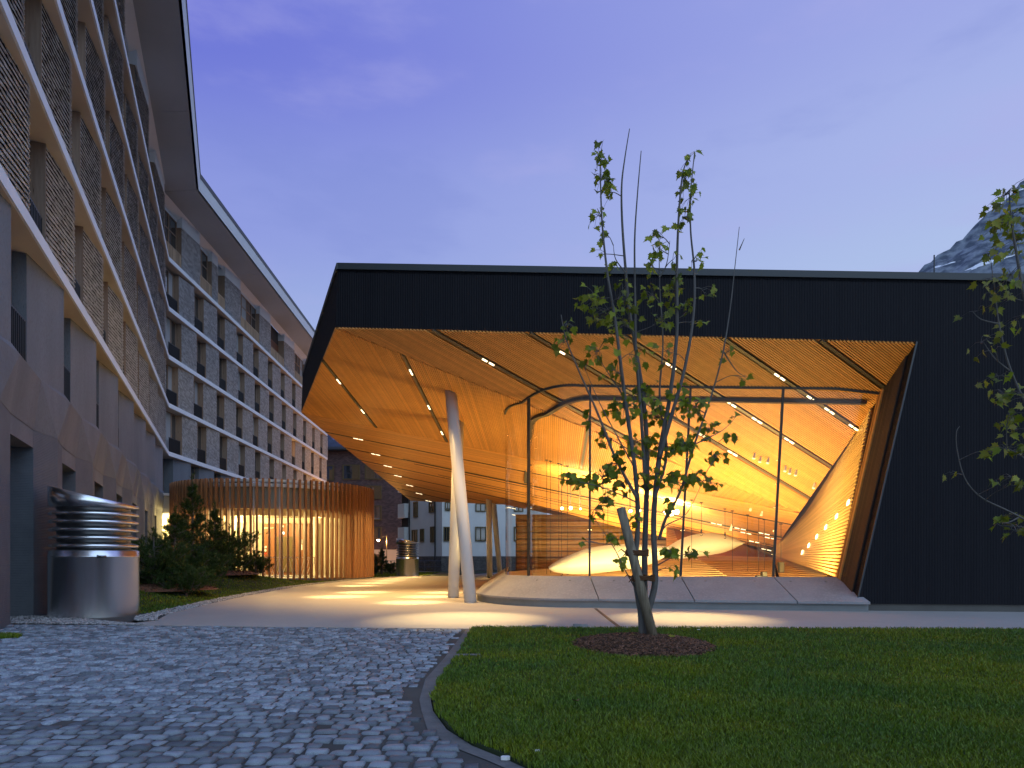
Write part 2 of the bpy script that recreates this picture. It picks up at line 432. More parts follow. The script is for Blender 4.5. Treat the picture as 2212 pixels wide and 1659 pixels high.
for r_ in rows[300:]:
    v_, f_ = SV[r_[5]]; c, s = math.cos(r_[4]+tilt*.9), math.sin(r_[4]+tilt*.9)
    X, Y = v_[:,0]*r_[2], v_[:,1]*r_[3]
    vv.append(np.stack([r_[0]+c*X-s*Y, r_[1]+s*X+c*Y, .002+r_[6]+v_[:,2]*.085], 1)); ff.append(f_+base); base += len(v_)
np_obj("setts", np.concatenate(vv), np.concatenate(ff), m_stone, parent=cob, kind='stuff')

# ---- lawn
lw = [(2.2,1.5)] + [(x+.015, y) for y, x in LAWN] + [(8.86,11.80),(16,11.5),(16,1.5)]
lw = [(p[0], p[1]) for p in lw]
lawn_o = sheet("lawn", lw, .018, m_soil, thick=.1)
tree_c = (1.83, 9.62); ring_r = (1.0, 1.0)
def blades(n_try, inside, hmin, hmax, zf=lambda x, y: np.full_like(x, .018), yr=(3.4,12.1), wmul=1.0, seed=1, xr=(-.8,.8)):
    rg = np.random.default_rng(seed)
    # density falls off with distance
    y = yr[0]*np.exp(rg.random(n_try)*math.log(yr[1]/yr[0]))
    x = (xr[0]+rg.random(n_try)*(xr[1]-xr[0]))*y
    k = inside(x, y); x, y = x[k], y[k]; n = len(x)
    h = rg.uniform(hmin, hmax, n)*(1+.25*np.sin(x*1.7+y*2.3)*np.sin(y*1.1)); a = rg.random(n)*2*math.pi
    w = rg.uniform(.0018,.0032,n)*wmul*(1+y*.10); lean = rg.uniform(.15,.95,n)*h; la = rg.random(n)*2*math.pi
    z = zf(x, y)
    ca, sa = np.cos(a)*w, np.sin(a)*w; lx, ly = np.cos(la)*lean, np.sin(la)*lean
    v = np.empty((n,5,3))
    v[:,0] = np.stack([x-ca, y-sa, z-.01],1); v[:,1] = np.stack([x+ca, y+sa, z-.01],1)
    v[:,2] = np.stack([x+ca*.8+lx*.35, y+sa*.8+ly*.35, z+h*.6],1); v[:,3] = np.stack([x-ca*.8+lx*.35, y-sa*.8+ly*.35, z+h*.6],1)
    v[:,4] = np.stack([x+lx, y+ly, z+h],1)
    b = (np.arange(n)*5)[:,None]
    f = np.concatenate([b+np.array([[0,1,2]]), b+np.array([[0,2,3]]), b+np.array([[3,2,4]])], 0)
    return v.reshape(-1,3), f
LT = np.array(LAWN)
def in_lawn(x, y):
    lx = np.interp(y, LT[:,0], LT[:,1])
    ring = ((x-tree_c[0])/.95)**2+((y-tree_c[1])/1.2)**2 > 1-.12*np.sin(7*np.arctan2(y-tree_c[1], x-tree_c[0]))
    notch = ~((np.abs(y-8.62) < .085) & (x < -.41))
    return (x > lx+.01+.02*np.sin(y*9)) & (y < 12.13-.033*(x+.7)+.02*np.sin(x*13)) & ring & notch & (x < 15.9)
v_, f_ = blades(330000, in_lawn, .026, .05, xr=(-.2,1.2))
np_obj("grass", v_, f_, m_grass, kind='stuff')
mb = MB(); mb.box(-.72,-.40,8.55,8.69,.019,.03)
mb.build("concrete_marker", m_kerb, None, label="small flat concrete strip set into the lawn edge beside the cobbles", cat="edging stone")

# ---- bark mulch round the young maple
def mulch(name, c, rx, ry, h, n, seed, zbase=.02):
    rg = np.random.default_rng(seed)
    N = 40; vs_ = [(c[0], c[1], zbase+h)]; fs = []
    for i, t in enumerate((.35,.7,1.0)):
        for j in range(N):
            a = 2*math.pi*j/N; k = t*(1+.05*math.sin(3*a)+.03*math.sin(7*a))
            vs_.append((c[0]+rx*k*math.cos(a), c[1]+ry*k*math.sin(a), zbase+h*(1-t**2)-(.03 if t == 1 else 0)))
    for j in range(N): fs.append((0, 1+j, 1+(j+1)%N))
    for i in range(2):
        for j in range(N):
            o1, o2 = 1+i*N, 1+(i+1)*N
            fs += [(o1+j, o2+j, o2+(j+1)%N), (o1+j, o2+(j+1)%N, o1+(j+1)%N)]
    vs_ = np.array(vs_); fs = np.array(fs)
    # chips
    r_ = np.sqrt(rg.random(n))*1.0; a = rg.random(n)*2*math.pi
    x = c[0]+rx*r_*np.cos(a); y = c[1]+ry*r_*np.sin(a); z = zbase+h*(1-r_**2)+rg.uniform(.0,.025,n)
    L = rg.uniform(.012,.038,n); W = rg.uniform(.004,.011,n); yaw = rg.random(n)*6.28; pit = rg.uniform(-.6,.6,n)
    ax = np.stack([np.cos(yaw)*np.cos(pit), np.sin(yaw)*np.cos(pit), np.sin(pit)],1)*L[:,None]
    bx = np.stack([-np.sin(yaw), np.cos(yaw), rg.uniform(-.5,.5,n)],1)*W[:,None]
    cz = np.array([0,0,.006])
    ctr = np.stack([x,y,z],1)
    q = [ctr-ax-bx, ctr+ax-bx, ctr+ax+bx, ctr-ax+bx]
    V = np.stack(q+[p-cz for p in q], 1)
    b = (np.arange(n)*8)[:,None]+len(vs_)
    tri = [(0,1,2),(0,2,3),(0,4,5),(0,5,1),(1,5,6),(1,6,2),(2,6,7),(2,7,3),(3,7,4),(3,4,0)]
    Fc = np.concatenate([b+np.array([t]) for t in tri], 0)
    return np_obj(name, np.concatenate([vs_, V.reshape(-1,3)]), np.concatenate([fs, Fc]), m_mulch, kind='stuff')
mulch("bark_mulch", tree_c, .98, 1.23, .11, 6500, 5)

# ---- gravel
def stones(name, n, sampler, smin, smax, seed, zf=lambda x, y: 0*x):
    rg = np.random.default_rng(seed); xs, ys_ = sampler(rg, n); n = len(xs)
    octv = np.array([(1,0,0),(-1,0,0),(0,1,0),(0,-1,0),(0,0,1),(0,0,-1),(.6,.6,.5),(-.6,.6,-.5)])
    f8 = np.array([(0,6,4),(6,2,4),(2,1,4),(1,3,4),(3,0,4),(0,2,6),(2,7,1),(0,3,5),(3,1,5),(1,7,5),(7,2,5),(2,0,5)])
    s = rg.uniform(smin, smax, n); an = rg.random(n)*6.28
    sc = rg.uniform(.6,1.25,(n,1,3))*np.array([1,1,.75]); jit = rg.uniform(-.18,.18,(n,8,3))
    v = (octv[None]+jit)*sc*s[:,None,None]; c, sn = np.cos(an)[:,None], np.sin(an)[:,None]
    X = v[:,:,0]*c-v[:,:,1]*sn; Y = v[:,:,0]*sn+v[:,:,1]*c
    V = np.stack([X+xs[:,None], Y+ys_[:,None], v[:,:,2]+(zf(xs,ys_)+s*.3)[:,None]], 2)
    b = (np.arange(n)*8)[:,None]
    Fc = np.concatenate([b+f[None] for f in f8], 0)
    return np_obj(name, V.reshape(-1,3), Fc, m_gravel, kind='stuff')
VT = np.array(VERGE)
def smp_strip(rg, n):
    y = 13.6*np.exp(rg.random(n)*math.log(46/13.6)); x = np.interp(y, VT[:,0], VT[:,1])+rg.random(n)*.46-.03
    return x, y
stones("gravel", 5200, smp_strip, .016, .034, 3)
def smp_front(rg, n):
    x = rg.uniform(-13.2,-6.9,n); far = 12.05+(-.71-x)*.104; t = rg.random(n)
    y = far+.03+t*np.maximum(.1, np.minimum(1.6,(-7.2-x)*.55+.15)); return x, y
stones("gravel", 4200, smp_front, .014, .032, 4)
mb = MB(); mb.poly([(-14,13.3,-.006),(-7.25,12.75,-.006),(-7.9,14.6,-.006),(-9,21,-.006),(-14,21,-.006)])
mb.build("gravel_bed", m_mortar, None, kind='structure')

# ---- grassed verge with a low mound
def mound(x, y):
    x = np.asarray(x, float); y = np.asarray(y, float)
    vx = np.interp(y, VT[:,0], VT[:,1])
    t = np.clip((vx-.1-x)/3.6, 0, 1); t = t*t*(3-2*t)
    u = np.clip((y-15)/5, 0, 1)*np.clip((38-y)/7, 0, 1); u = u*u*(3-2*u)
    return .62*t*u
gx, gy = np.meshgrid(np.linspace(0,1,40), np.linspace(15.2,47,64))
vx = np.interp(gy, VT[:,0], VT[:,1]); X = vx-.02-gx*(vx+21.0); Z = mound(X, gy)-.004
idx = np.arange(40*64).reshape(64,40)
q = np.stack([idx[:-1,:-1], idx[1:,:-1], idx[1:,1:], idx[:-1,1:]], -1).reshape(-1,4)
np_obj("verge", np.stack([X,gy,Z],-1).reshape(-1,3), q, m_soil, kind='structure', smooth=True)
def in_verge(x, y):
    vx = np.interp(y, VT[:,0], VT[:,1]); pav = (x+14.25)**2+(y-41.3)**2 > 5.9**2
    return (x < vx-.02) & (x > vx-6.5) & (x > -.75*y-.5) & pav & ((x+10.96*.833)**2+(y-14.9)**2 > .8)
v_, f_ = blades(210000, in_verge, .03, .055, zf=lambda x, y: mound(x,y)-.004, yr=(15.4,46), seed=2, wmul=1.6)
np_obj("grass", v_, f_, m_grass, kind='stuff')
for k, (u, v, rx, ry) in enumerate([(380,1292,1.7,1.6),(500,1266,1.6,2.6),(590,1252,1.1,1.8)]):
    p = G(u, v); p = p*1.0
    zz = float(mound(p.x-.6, p.y)); mulch("bark_mulch", (p.x-.6, p.y), rx, ry, .16, 1700, 20+k, zbase=zz-.05)
# far strip of grass between paving and the white building, and its fill
sheet("far_lawn", [(-30,46.9),(-7.5,46.9),(-4.5,47.1),(-.5,60.1),(34,60.2),(34,64),(-30,64)], -.03, m_soil)
v_, f_ = blades(60000, lambda x, y: (x < -6.3) & (x > -12) & (y > 47.1), .04, .08, zf=lambda x, y: 0*x-.03, yr=(47,60), seed=9, wmul=2)
np_obj("grass", v_, f_, m_grass, kind='stuff')
# small grass tuft at the left edge of the setts
v_, f_ = blades(120000, lambda x, y: ((x+8.15)/.42)**2+((y-10.72)/.22)**2 < 1, .03, .07, zf=lambda x, y: 0*x, yr=(10.2,11.2), seed=12)
np_obj("grass_tuft", v_, f_, m_grass, kind='stuff')
for (u, v, s) in ((1092,1641,.032),):
    p = G(u, v); mb = MB(); rnd = random.Random(3)
    mb.prism([(p.x+s*math.cos(a)*rnd.uniform(.8,1.3), p.y+.55*s*math.sin(a)*rnd.uniform(.8,1.2)) for a in np.linspace(0,5.6,8)], 0, .022)
    mb.build("white_pebble", m_white, None, label="small white stone chip lying on the sandy lawn edge", cat="stone")
# ================================================================ CONCERT HALL
hall = empty("concert_hall", (0, 20, 0), "low black clad hall with jagged overhanging timber soffit and glazed corner", "building")
Yf = lambda x: 17.013-.11*x                               # plan line of the front
def front(u, v):
    q = (u-CX)/F; y = 17.013/(1+.11*q); return P(u, v, y)
pF, pFt, pG = front(725,706), front(730,570), front(1980,738)
pL = P(651,891,27.75); pLt = P(654,800,27.75); pLt.z = pFt.z-.02; pL.z = pF.z
pT = P(1274,828,18.2)
A = Plane(pF, pG, pT)
R1 = A.hit(1103,857); pN = A.hit(1728,1106)
B = Plane(pF, pL, R1)
pK = P(887,1081,55)
C = Plane(pL, B.hit(1088,982), pK)
pM = C.hit(1089,1089); pQ = C.hit(1600,1192); pWb = C.hit(1678,1180)
pWa = A.hit(1887,877)
soff = lambda x, y: max(A.z(x,y), B.z(x,y), C.z(x,y))
up = Vector((0,0,1))
# --- roof
mb = MB()
xr = 26.0
zt = lambda x: pFt.z + (x-pFt.x)*(-.0635)
zb = lambda x: pF.z + (x-pF.x)*(pG.z-pF.z)/(pG.x-pF.x)
Ft, Fb = Vector((pFt.x, Yf(pFt.x), pFt.z)), Vector((pF.x, Yf(pF.x), pF.z))
Rt, Rb = Vector((xr, Yf(xr), zt(xr))), Vector((xr, Yf(xr), zb(xr)))
th = Vector((.05,.34,0))
mb.slab([Fb, Rb, Rt, Ft], th)                                     # front band
mb.build("front_fascia", m_clad, hall)
mb = MB(); ins = Vector((.34,.12,0))
mb.slab([pL, Fb, Ft, pLt], ins); mb.build("side_fascia", m_clad, hall)
pKt = Vector((pK.x, pK.y, pK.z+1.55))
mb = MB(); mb.slab([pK, pL, pLt, pKt], Vector((.34,0,0))); mb.build("rear_fascia", m_clad, hall)
mb = MB()
deck = [Ft, Rt, Vector((xr, 58, 5.6)), pKt, pLt]
dz = Vector((0,0,-.12))
for t in ((0,1,2),(0,2,3),(0,3,4)): mb.slab([deck[i]+dz for i in t][::-1], (0,0,-.1))
mb.build("roof_deck", m_clad, hall)
mb = MB(); e = Vector((-.0,-.03,0))
mb.slab([Ft+e+Vector((0,0,-.14)), Rt+e+Vector((0,0,-.14)), Rt+e+Vector((0,0,.02)), Ft+e+Vector((0,0,.02))], (.02,.16,0))
mb.slab([pLt+Vector((-.03,0,-.14)), Ft+Vector((-.03,-.03,-.14)), Ft+Vector((-.03,-.03,.02)), pLt+Vector((-.03,0,.02))], (.16,.05,0))
mb.build("roof_edge_trim", m_trim, hall)
mb = MB(); p = P(2018,588,40); mb.tube([p+Vector((0,0,-3)), p+Vector((0,0,1.0))], .04, 8); mb.build("vent_pipe", m_trim, hall)
# --- soffit: three folded fields of slats
def field(name, poly, plane, direction, spacing, width, depth, m, mback, label, single, maxn=200, slot_lines=()):
    """slats under a folded plane; direction = 3d vector in plan"""
    n = plane.n; d = Vector(direction); d = (d-n*d.dot(n)).normalized(); e = n.cross(d)
    o = Vector(poly[0])
    P2 = [((Vector(p)-o).dot(d), (Vector(p)-o).dot(e)) for p in poly]
    mb = MB(); mb.slab([Vector(p)+n*.005 for p in poly], n*.05)
    panel = mb.build(name, mback, hall, label=label)
    lo, hi = min(p[1] for p in P2), max(p[1] for p in P2)
    k = int((hi-lo)/spacing); bars_ = []
    gaps = [ (Vector(q)-o).dot(e) for q in slot_lines ]
    for i in range(k+1):
        ev = lo+(i+.5)*spacing
        if any(abs(ev-g) < .085 for g in gaps): continue
        xs = []
        for (x0,y0),(x1,y1) in zip(P2, P2[1:]+P2[:1]):
            if (y0-ev)*(y1-ev) < 0: xs.append(x0+(x1-x0)*(ev-y0)/(y1-y0))
        if len(xs) < 2: continue
        xs.sort()
        if xs[-1]-xs[0] < .12: continue
        bars_.append((o+e*ev+d*(xs[0]+.02)-n*(depth/2), o+e*ev+d*(xs[-1]-.02)-n*(depth/2)))
    rest = MB()
    for i, (p, q) in enumerate(bars_):
        if single and i < maxn:
            s = MB(); s.bar(p, q, width, depth, n); s.build("slat", m, panel)
        else: rest.bar(p, q, width, depth, n)
    if rest.v: rest.build("slats", m, panel, kind='stuff')
    return panel, d, e, o, gaps
# direction of the slots in each field
sA = A.hit(1557,725), A.hit(1853,927); dA = (sA[1]-sA[0]).normalized()
sB = B.hit(697.6,777), B.hit(813.5,923); dB = (sB[1]-sB[0]).normalized()
sC = C.hit(703,932), C.hit(973,985.5); dC = (sC[1]-sC[0]).normalized()
slotsA = [(930,710),(1137,713),(1340,719),(1557,725),(1770,732)]
slotsB = [(697.6,777),(868,759),(1267.5,943)]
slotsC = [(703,932),(746,966),(780,993),(809,1015.5),(835,1036),(858,1054),(878,1070)]
polyA = [pF+Vector((0.02,.35,0))*0, pG, pWa, pN]
fa = field("front_soffit", polyA, A, dA, .052, .032, .035, m_slat, m_slat_dk, "slatted strip of the soffit behind the front edge", True, 140, [A.hit(*s) for s in slotsA])
fb = field("middle_soffit", [pF, pN, pL], B, dB, .06, .036, .04, m_slat, m_slat_dk, "triangular field of the soffit above the white columns", True, 150, [B.hit(*s) for s in slotsB])
fc = field("rear_soffit", [pL, pM, pK], C, dC, .10, .075, .03, m_slat, m_slat_dk, "far finely slatted field of the soffit", False, 0, [C.hit(*s) for s in slotsC])
fc2 = field("inner_ceiling", [pL, pN, pWb, pQ, pM], C, dC, .10, .075, .03, m_slat, m_slat_dk, "low ceiling of the hall behind the glass", False, 0, [C.hit(*s) for s in slotsC])
def clip_slot(start, plane, d, poly, name="light_slot"):
    n = plane.n; d = (d-n*d.dot(n)).normalized(); e = n.cross(d); o = Vector(start)
    ts = []
    Q = [((Vector(p)-o).dot(d), (Vector(p)-o).dot(e)) for p in poly]
    for (x0,y0),(x1,y1) in zip(Q, Q[1:]+Q[:1]):
        if y0*y1 < 0: ts.append(x0+(x1-x0)*(0-y0)/(y1-y0))
    if len(ts) < 2: return None
    ts.sort()
    mb = MB(); mb.bar(o+d*(ts[0]+.03)-n*.02, o+d*(ts[-1]-.03)-n*.02, .075, .05, n)
    return mb.build(name, m_slot, hall), d, n
ENERGY_SPOT, ENERGY_SPILL = 3600, 62
def fixture(slot, p, d, n, length=.34, spot=True, w=.045, e=1.0, spill=True, aim=None, cone=21):
    mb = MB(); c = p-n*.052
    mb.bar(c-d*length/2, c-d*.03, w, .02, n); mb.bar(c+d*.03, c+d*length/2, w, .02, n)
    mb.build("light_panel", m_lpanel, slot)
    if spot:
        l = bpy.data.lights.new("downlight", 'SPOT'); l.energy = ENERGY_SPOT*e*(p.z/5)**2; l.color = (1,.68,.27); l.spot_size = R(cone); l.spot_blend = 1; l.shadow_soft_size = .12
        o = bpy.data.objects.new("downlight", l); COL.objects.link(o); o.location = p-n*.1
        if aim is not None: o.rotation_euler = (Vector(aim)-o.location).to_track_quat('-Z','Y').to_euler()
    if spill:
        l = bpy.data.lights.new("downlight_spill", 'SPOT'); l.energy = ENERGY_SPILL*e*p.z*p.z*.6; l.color = (1,.60,.20); l.spot_size = R(84); l.spot_blend = 1; l.shadow_soft_size = .3
        o = bpy.data.objects.new("downlight_spill", l); COL.objects.link(o); o.location = p-n*.12
def on_slot(q, start, d):
    s = Vector(start); return s+d*((Vector(q)-s).dot(d))
aimA = {0: G(1000,1336), 2: G(1490,1335)}
fixA = {0: [(1063.6,769)], 1: [(1210,752.5)], 2: [(1456,781)], 3: [(1683,812)], 4: []}
for i, s in enumerate(slotsA):
    st = A.hit(*s); r_ = clip_slot(st, A, dA, polyA)
    if r_:
        for q in fixA[i]: fixture(r_[0], on_slot(A.hit(*q), st, r_[1]), r_[1], r_[2], .36, spot=i in aimA, aim=aimA.get(i), e=.9, spill=i == 0, cone=32)
        # inside the hall
        for t in ((1.9,2.6,3.6) if i == 3 else (2.4,3.4,4.7) if i == 2 else (3.2,4.6,5.8) if i == 1 else ()):
            fixture(r_[0], st+r_[1]*(t+1.4), r_[1], r_[2], .36, spot=False, spill=False)
polyB = [pF, pN, pL]
fixB = {0: [(734,821.5),(785.7,886.6)], 1: [(889,800.7),(922.5,875.7),(949,931)], 2: []}
for i, s in enumerate(slotsB):
    st = B.hit(*s); r_ = clip_slot(st, B, dB, polyB)
    if r_:
        for q in fixB[i]: fixture(r_[0], on_slot(B.hit(*q), st, r_[1]), r_[1], r_[2], .36)
fixC = [(776,947),(811,979),(838.6,1005.5),(861,1027),(883,1046),(900,1062),(915.5,1076)]
fixC2 = [None, None, None, None, (1012,1040),(1021,1058),(1029,1074)]
polyC = [pL, pN, pWb, pQ, pM]
for i, s in enumerate(slotsC):
    st = C.hit(*s)
    for poly in ([pL, pM, pK], polyC):
        r_ = clip_slot(st, C, dC, poly)
        if not r_: continue
        if poly is polyC and i < 5:
            pass
        if poly is not polyC:
            for q in (fixC[i], fixC2[i]):
                if q: fixture(r_[0], on_slot(C.hit(*q), st, r_[1]), r_[1], r_[2], .5)
# rows of small lights in the inner ceiling
for v, us in ((1129,(1548,1598,1652)),(1149,(1612,1666)),(1168,(1630,)),(1185,(1656,))):
    st = C.hit(us[0], v); r_ = clip_slot(st, C, dC, polyC)
    if r_:
        for u in us: fixture(r_[0], on_slot(C.hit(u, v), st, r_[1]), r_[1], r_[2], .42, spot=False, spill=False, w=.06)
# --- glass line in plan
def glass_pts():
    pts = [(-.2, 40.0), (-.2, 34.0), (-.2, 28.0), (-.2, 23.5), (-.2, 20.4)]
    for k in range(1, 17):
        th_ = math.pi + k/16*math.pi/2
        pts.append((1.9+2.1*math.cos(th_), 20.4+2.15*math.sin(th_)))
    for x in (3,4,5,6,7,8.25): pts.append((x, 18.25-.137*(x-1.9)))
    return pts
GP = glass_pts()
def lip_pts():
    pts = [(-1.1,40.0),(-1.1,34.0),(-1.1,28.0),(-1.1,24.0),(-1.1,20.6)]
    for k in range(1, 17):
        th_ = math.pi + k/16*math.pi/2
        pts.append((2.0+3.1*math.cos(th_), 20.6+3.55*math.sin(th_)))
    for x in (3,4,5,6,7,8.30): pts.append((x, 17.05-(x-2)*.198))
    return pts
LP = lip_pts()
def at_u(u, pts=GP):                              # where the glass line crosses picture column u
    q = (u-CX)/F
    for (i, (a, b)) in reversed(list(enumerate(zip(pts, pts[1:])))):
        fa_, fb_ = a[0]-q*a[1], b[0]-q*b[1]
        if fa_*fb_ <= 0 and fa_ != fb_:
            t = fa_/(fa_-fb_); return i+t, Vector((a[0]+(b[0]-a[0])*t, a[1]+(b[1]-a[1])*t, 0))
def par(pts, t):
    i = min(int(t), len(pts)-2); f_ = t-i; a, b = pts[i], pts[i+1]
    return Vector((a[0]+(b[0]-a[0])*f_, a[1]+(b[1]-a[1])*f_, 0))
ZS = .762
mull_u = [(1142,1142),(1273.5,1275),(1470,1492),(1670,1692)]
tm = [at_u(u)[0] for u, _ in mull_u]
# sill: sloping precast caps, one by one
mb = MB()
for i in range(len(GP)-1):
    a, b = LP[i], LP[i+1]; ga, gb = GP[i], GP[i+1]
    inn = lambda l, g: (l[0]+(g[0]-l[0])*.06, l[1]+(g[1]-l[1])*.06)
    a2, b2 = inn(a, ga), inn(b, gb)
    mb.prism([a2, b2, gb, ga], -.05, .2)
sill = mb.build("sill_base", mat("sill_base_concrete", (.27,.28,.285), .8, noise=(1.5,.3,.7), color2=(.2,.21,.215), bump=(40,.3,.01)), hall)
cuts = [0.0, 1.0, 2.0, 3.0] + tm + [len(GP)-1.001]
for c0, c1 in zip(cuts, cuts[1:]):
    ts = sorted({c0+(.02 if c0 > 4 else .004), c1-.004} | {float(k) for k in range(int(c0)+1, int(c1)+1) if c0+.01 < k < c1-.01})
    mb = MB()
    for t0, t1 in zip(ts, ts[1:]):
        l0, l1, g0, g1 = par(LP,t0), par(LP,t1), par(GP,t0), par(GP,t1)
        g = .006
        top = [l0+up*.225, l1+up*.225, g1+up*ZS, g0+up*ZS]
        low = [l0+up*.172, l1+up*.172, g1+up*(ZS-.12), g0+up*(ZS-.12)]
        mb.add(top+low, [(0,1,2,3),(7,6,5,4),(0,4,5,1),(2,6,7,3)]+([(3,7,4,0)] if t0 == ts[0] else [])+([(1,5,6,2)] if t1 == ts[-1] else []))
    cap = mb.build("cap_panel", m_sill, sill)
m_plug = mat("anchor_plug_metal", (.16,.155,.15), .6, noise=(30,.4,.6), color2=(.24,.235,.23))
plug_t = []
for c0, c1 in zip(cuts[4:], cuts[5:]):
    plug_t += [c0+(c1-c0)*.24, c0+(c1-c0)*.76]
for t in plug_t:
    l, g = par(LP,t)+up*.225, par(GP,t)+up*ZS
    p = l+(g-l)*.80; n = (par(LP,t+.05)+up*.225-l).cross(g-l).normalized()
    if n.z < 0: n = -n
    mb = MB(); mb.tube([p-n*.01, p+n*.006], .032, 12); mb.build("anchor_plug", m_plug, sill)
# mullions and panes
def zs(p): return soff(p.x, p.y)-.03
gw = MB()
for i in range(4, len(GP)-1):
    a, b = Vector(GP[i]+(0,)), Vector(GP[i+1]+(0,))
    gw.bar(a+up*(zs(a)+.0), b+up*(zs(b)+.0), .06, .09)
gw.bar(Vector(GP[-1]+(0,))+up*zs(Vector(GP[-1]+(0,))), Vector((9.36,17.36,A.z(9.36,17.36)-.03)), .06, .09)
gframe = gw.build("glazing_rail", m_mull, hall)
for u0, u1 in mull_u:
    t0, p0 = at_u(u0); t1, p1 = at_u(u1)
    tan = (par(GP,t0+.2)-par(GP,t0-.2)).normalized()
    mb = MB(); mb.bar(p0+up*ZS, p1+up*zs(p1), .055, .075, Vector((tan.y,-tan.x,0)))
    mul = mb.build("mullion", m_mull, hall)
    for k in range(7):
        f_ = .12+.125*k; q = (p0+up*ZS)*(1-f_)+(p1+up*zs(p1))*f_+Vector((tan.y,-tan.x,0)).normalized()*(-.09)
        mb = MB(); mb.tube([q-tan*.055, q+tan*.055], .013, 6); mb.build("glass_clamp", m_steel, mul)
top_t = [at_u(u1)[0] for _, u1 in mull_u]
bots, tops = [0,1,2,3]+tm+[len(GP)-1.001], [0,1,2,3]+top_t+[len(GP)-1.001]
for k in range(len(bots)-1):
    mb = MB(); n = 14 if k >= 3 else 2
    prev = None
    for j in range(n+1):
        f_ = j/n
        pb = par(GP, bots[k]+(bots[k+1]-bots[k])*f_)
        pt = par(GP, tops[k]+(tops[k+1]-tops[k])*f_)
        if k == len(bots)-2:
            e_ = Vector((9.36,17.36,0)); s_ = par(GP, tops[k]); pt = s_+(e_-s_)*f_
        b_, t_ = pb+up*ZS, pt+up*zs(pt)
        if prev: mb.poly([prev[0], b_, t_, prev[1]])
        prev = (b_, t_)
    mb.build("glass_pane", m_hglass, hall, smooth=True)
# inner glazing layer with its dark ceiling channel
IG = [(.60,30.0),(.60,20.6)]
for k in range(1, 13):
    th_ = math.pi+k/12*math.pi/2; IG.append((2.4+1.8*math.cos(th_), 20.6+2.03*math.sin(th_)))
IG += [(5.5,18.14),(9.15,17.66)]
mb = MB(); mg = MB()
for a, b in zip(IG, IG[1:]):
    a, b = Vector(a+(0,)), Vector(b+(0,))
    mb.bar(a+up*(soff(a.x,a.y)-.06), b+up*(soff(b.x,b.y)-.06), .16, .09)
    mg.poly([a+up*ZS*.6, b+up*ZS*.6, b+up*(soff(b.x,b.y)-.1), a+up*(soff(a.x,a.y)-.1)])
chan = mb.build("ceiling_channel", m_slat_blk, hall); mg.build("inner_pane", m_hglass, hall, smooth=True)
# --- black front wall, its foot, the reveal
WBl = Vector((8.13, Yf(8.13), .17)); 
mb = MB(); w0 = Vector((pG.x, Yf(pG.x), pG.z-.002)); xr2 = xr
mb.slab([WBl, Vector((xr2, Yf(xr2), .17)), Vector((xr2, Yf(xr2), zb(xr2)-.004)), w0], (.03,.30,0))
mb.build("wall_cladding", m_clad, hall)
mb = MB(); mb.slab([Vector((8.3,Yf(8.3)+.05,-.02)), Vector((xr2,Yf(xr2)+.05,-.02)), Vector((xr2,Yf(xr2)+.05,.168)), Vector((8.3,Yf(8.3)+.05,.168))], (.03,.3,0))
mb.build("wall_plinth", mat("plinth_stone", (.12,.115,.105), .8, noise=(2,.3,.7), color2=(.09,.085,.08)), hall)
mb = MB(); mb.bar(WBl+Vector((0,-.012,0)), w0+Vector((0,-.012,0)), .04, .02, (0,-1,0)); mb.build("cladding_edge", m_trim, hall)
# reveal: dark vertical slats then pale timber frames
f0, f1 = WBl+Vector((.01,.31,0)), w0+Vector((.01,.31,-.02))
g0, g1 = Vector((8.32,17.40,.70)), Vector((9.40,17.40,A.z(9.40,17.40)-.02))
mb = MB(); mb.slab([f0, f1, g1, g0], Vector((.08,0,0))); rev = mb.build("reveal_lining", m_dark_back, hall)
for k in range(11):
    f_ = (k+.5)/11*.80
    mb = MB(); mb.bar(f0+(g0-f0)*f_+Vector((-.012,0,0)), f1+(g1-f1)*f_+Vector((-.012,0,0)), .05, .035, (-1,0,0)); mb.build("reveal_slat", m_slat_blk, rev)
for f_, m_ in ((.86, m_slat), (.93, m_slat_dk), (.985, m_slat)):
    mb = MB(); mb.bar(f0+(g0-f0)*f_+Vector((-.03,0,0)), f1+(g1-f1)*f_+Vector((-.03,0,0)), .085, .06, (-1,0,0)); mb.build("reveal_frame", m_, rev)
# --- leaning slatted wall inside on the right
e1 = (pWa+Vector((-.02,.02,-.03)), P(1822,1249,17.9)); e2 = (pWb+Vector((-.05,0,0)), P(1678,1203,29.4))
e1b, e2b = P(1813,1249,17.9), P(1678,1201,29.2)
mb = MB(); mb.slab([e1[0], e1b, e2b, e2[0]], Vector((.25,.05,0))); mb.slab([e1[0], e2[0], pN+Vector((.3,.3,0))], Vector((.1,.1,.1)))
lw_ = mb.build("leaning_wall", m_slat_dk, hall)
for k in range(44):
    t = (k+.5)/44; p = e1[0]+(e1b-e1[0])*t; q = e2[0]+(e2b-e2[0])*t
    nn = (q-p).cross(e1b-e1[0]).normalized()
    if nn.x > 0: nn = -nn
    mb = MB(); mb.bar(p+nn*.03, q+nn*.03, .055, .05, nn); mb.build("wall_slat", m_slat_in, lw_)
for (u, v) in ((1838,1086.5),(1812.5,1116),(1789,1139.6),(1769,1160),(1751.5,1179),(1737.5,1194)):
    pl = Plane(e1[0], e1b, e2[0]) ; p = pl.hit(u, v)
    nn = pl.n if pl.n.x < 0 else -pl.n
    mb = MB(); d = (e2[0]-e1[0]).normalized(); mb.bar(p+nn*.07-d*.09, p+nn*.07+d*.09, .12, .03, nn); mb.build("wall_light", m_lpanel, lw_)
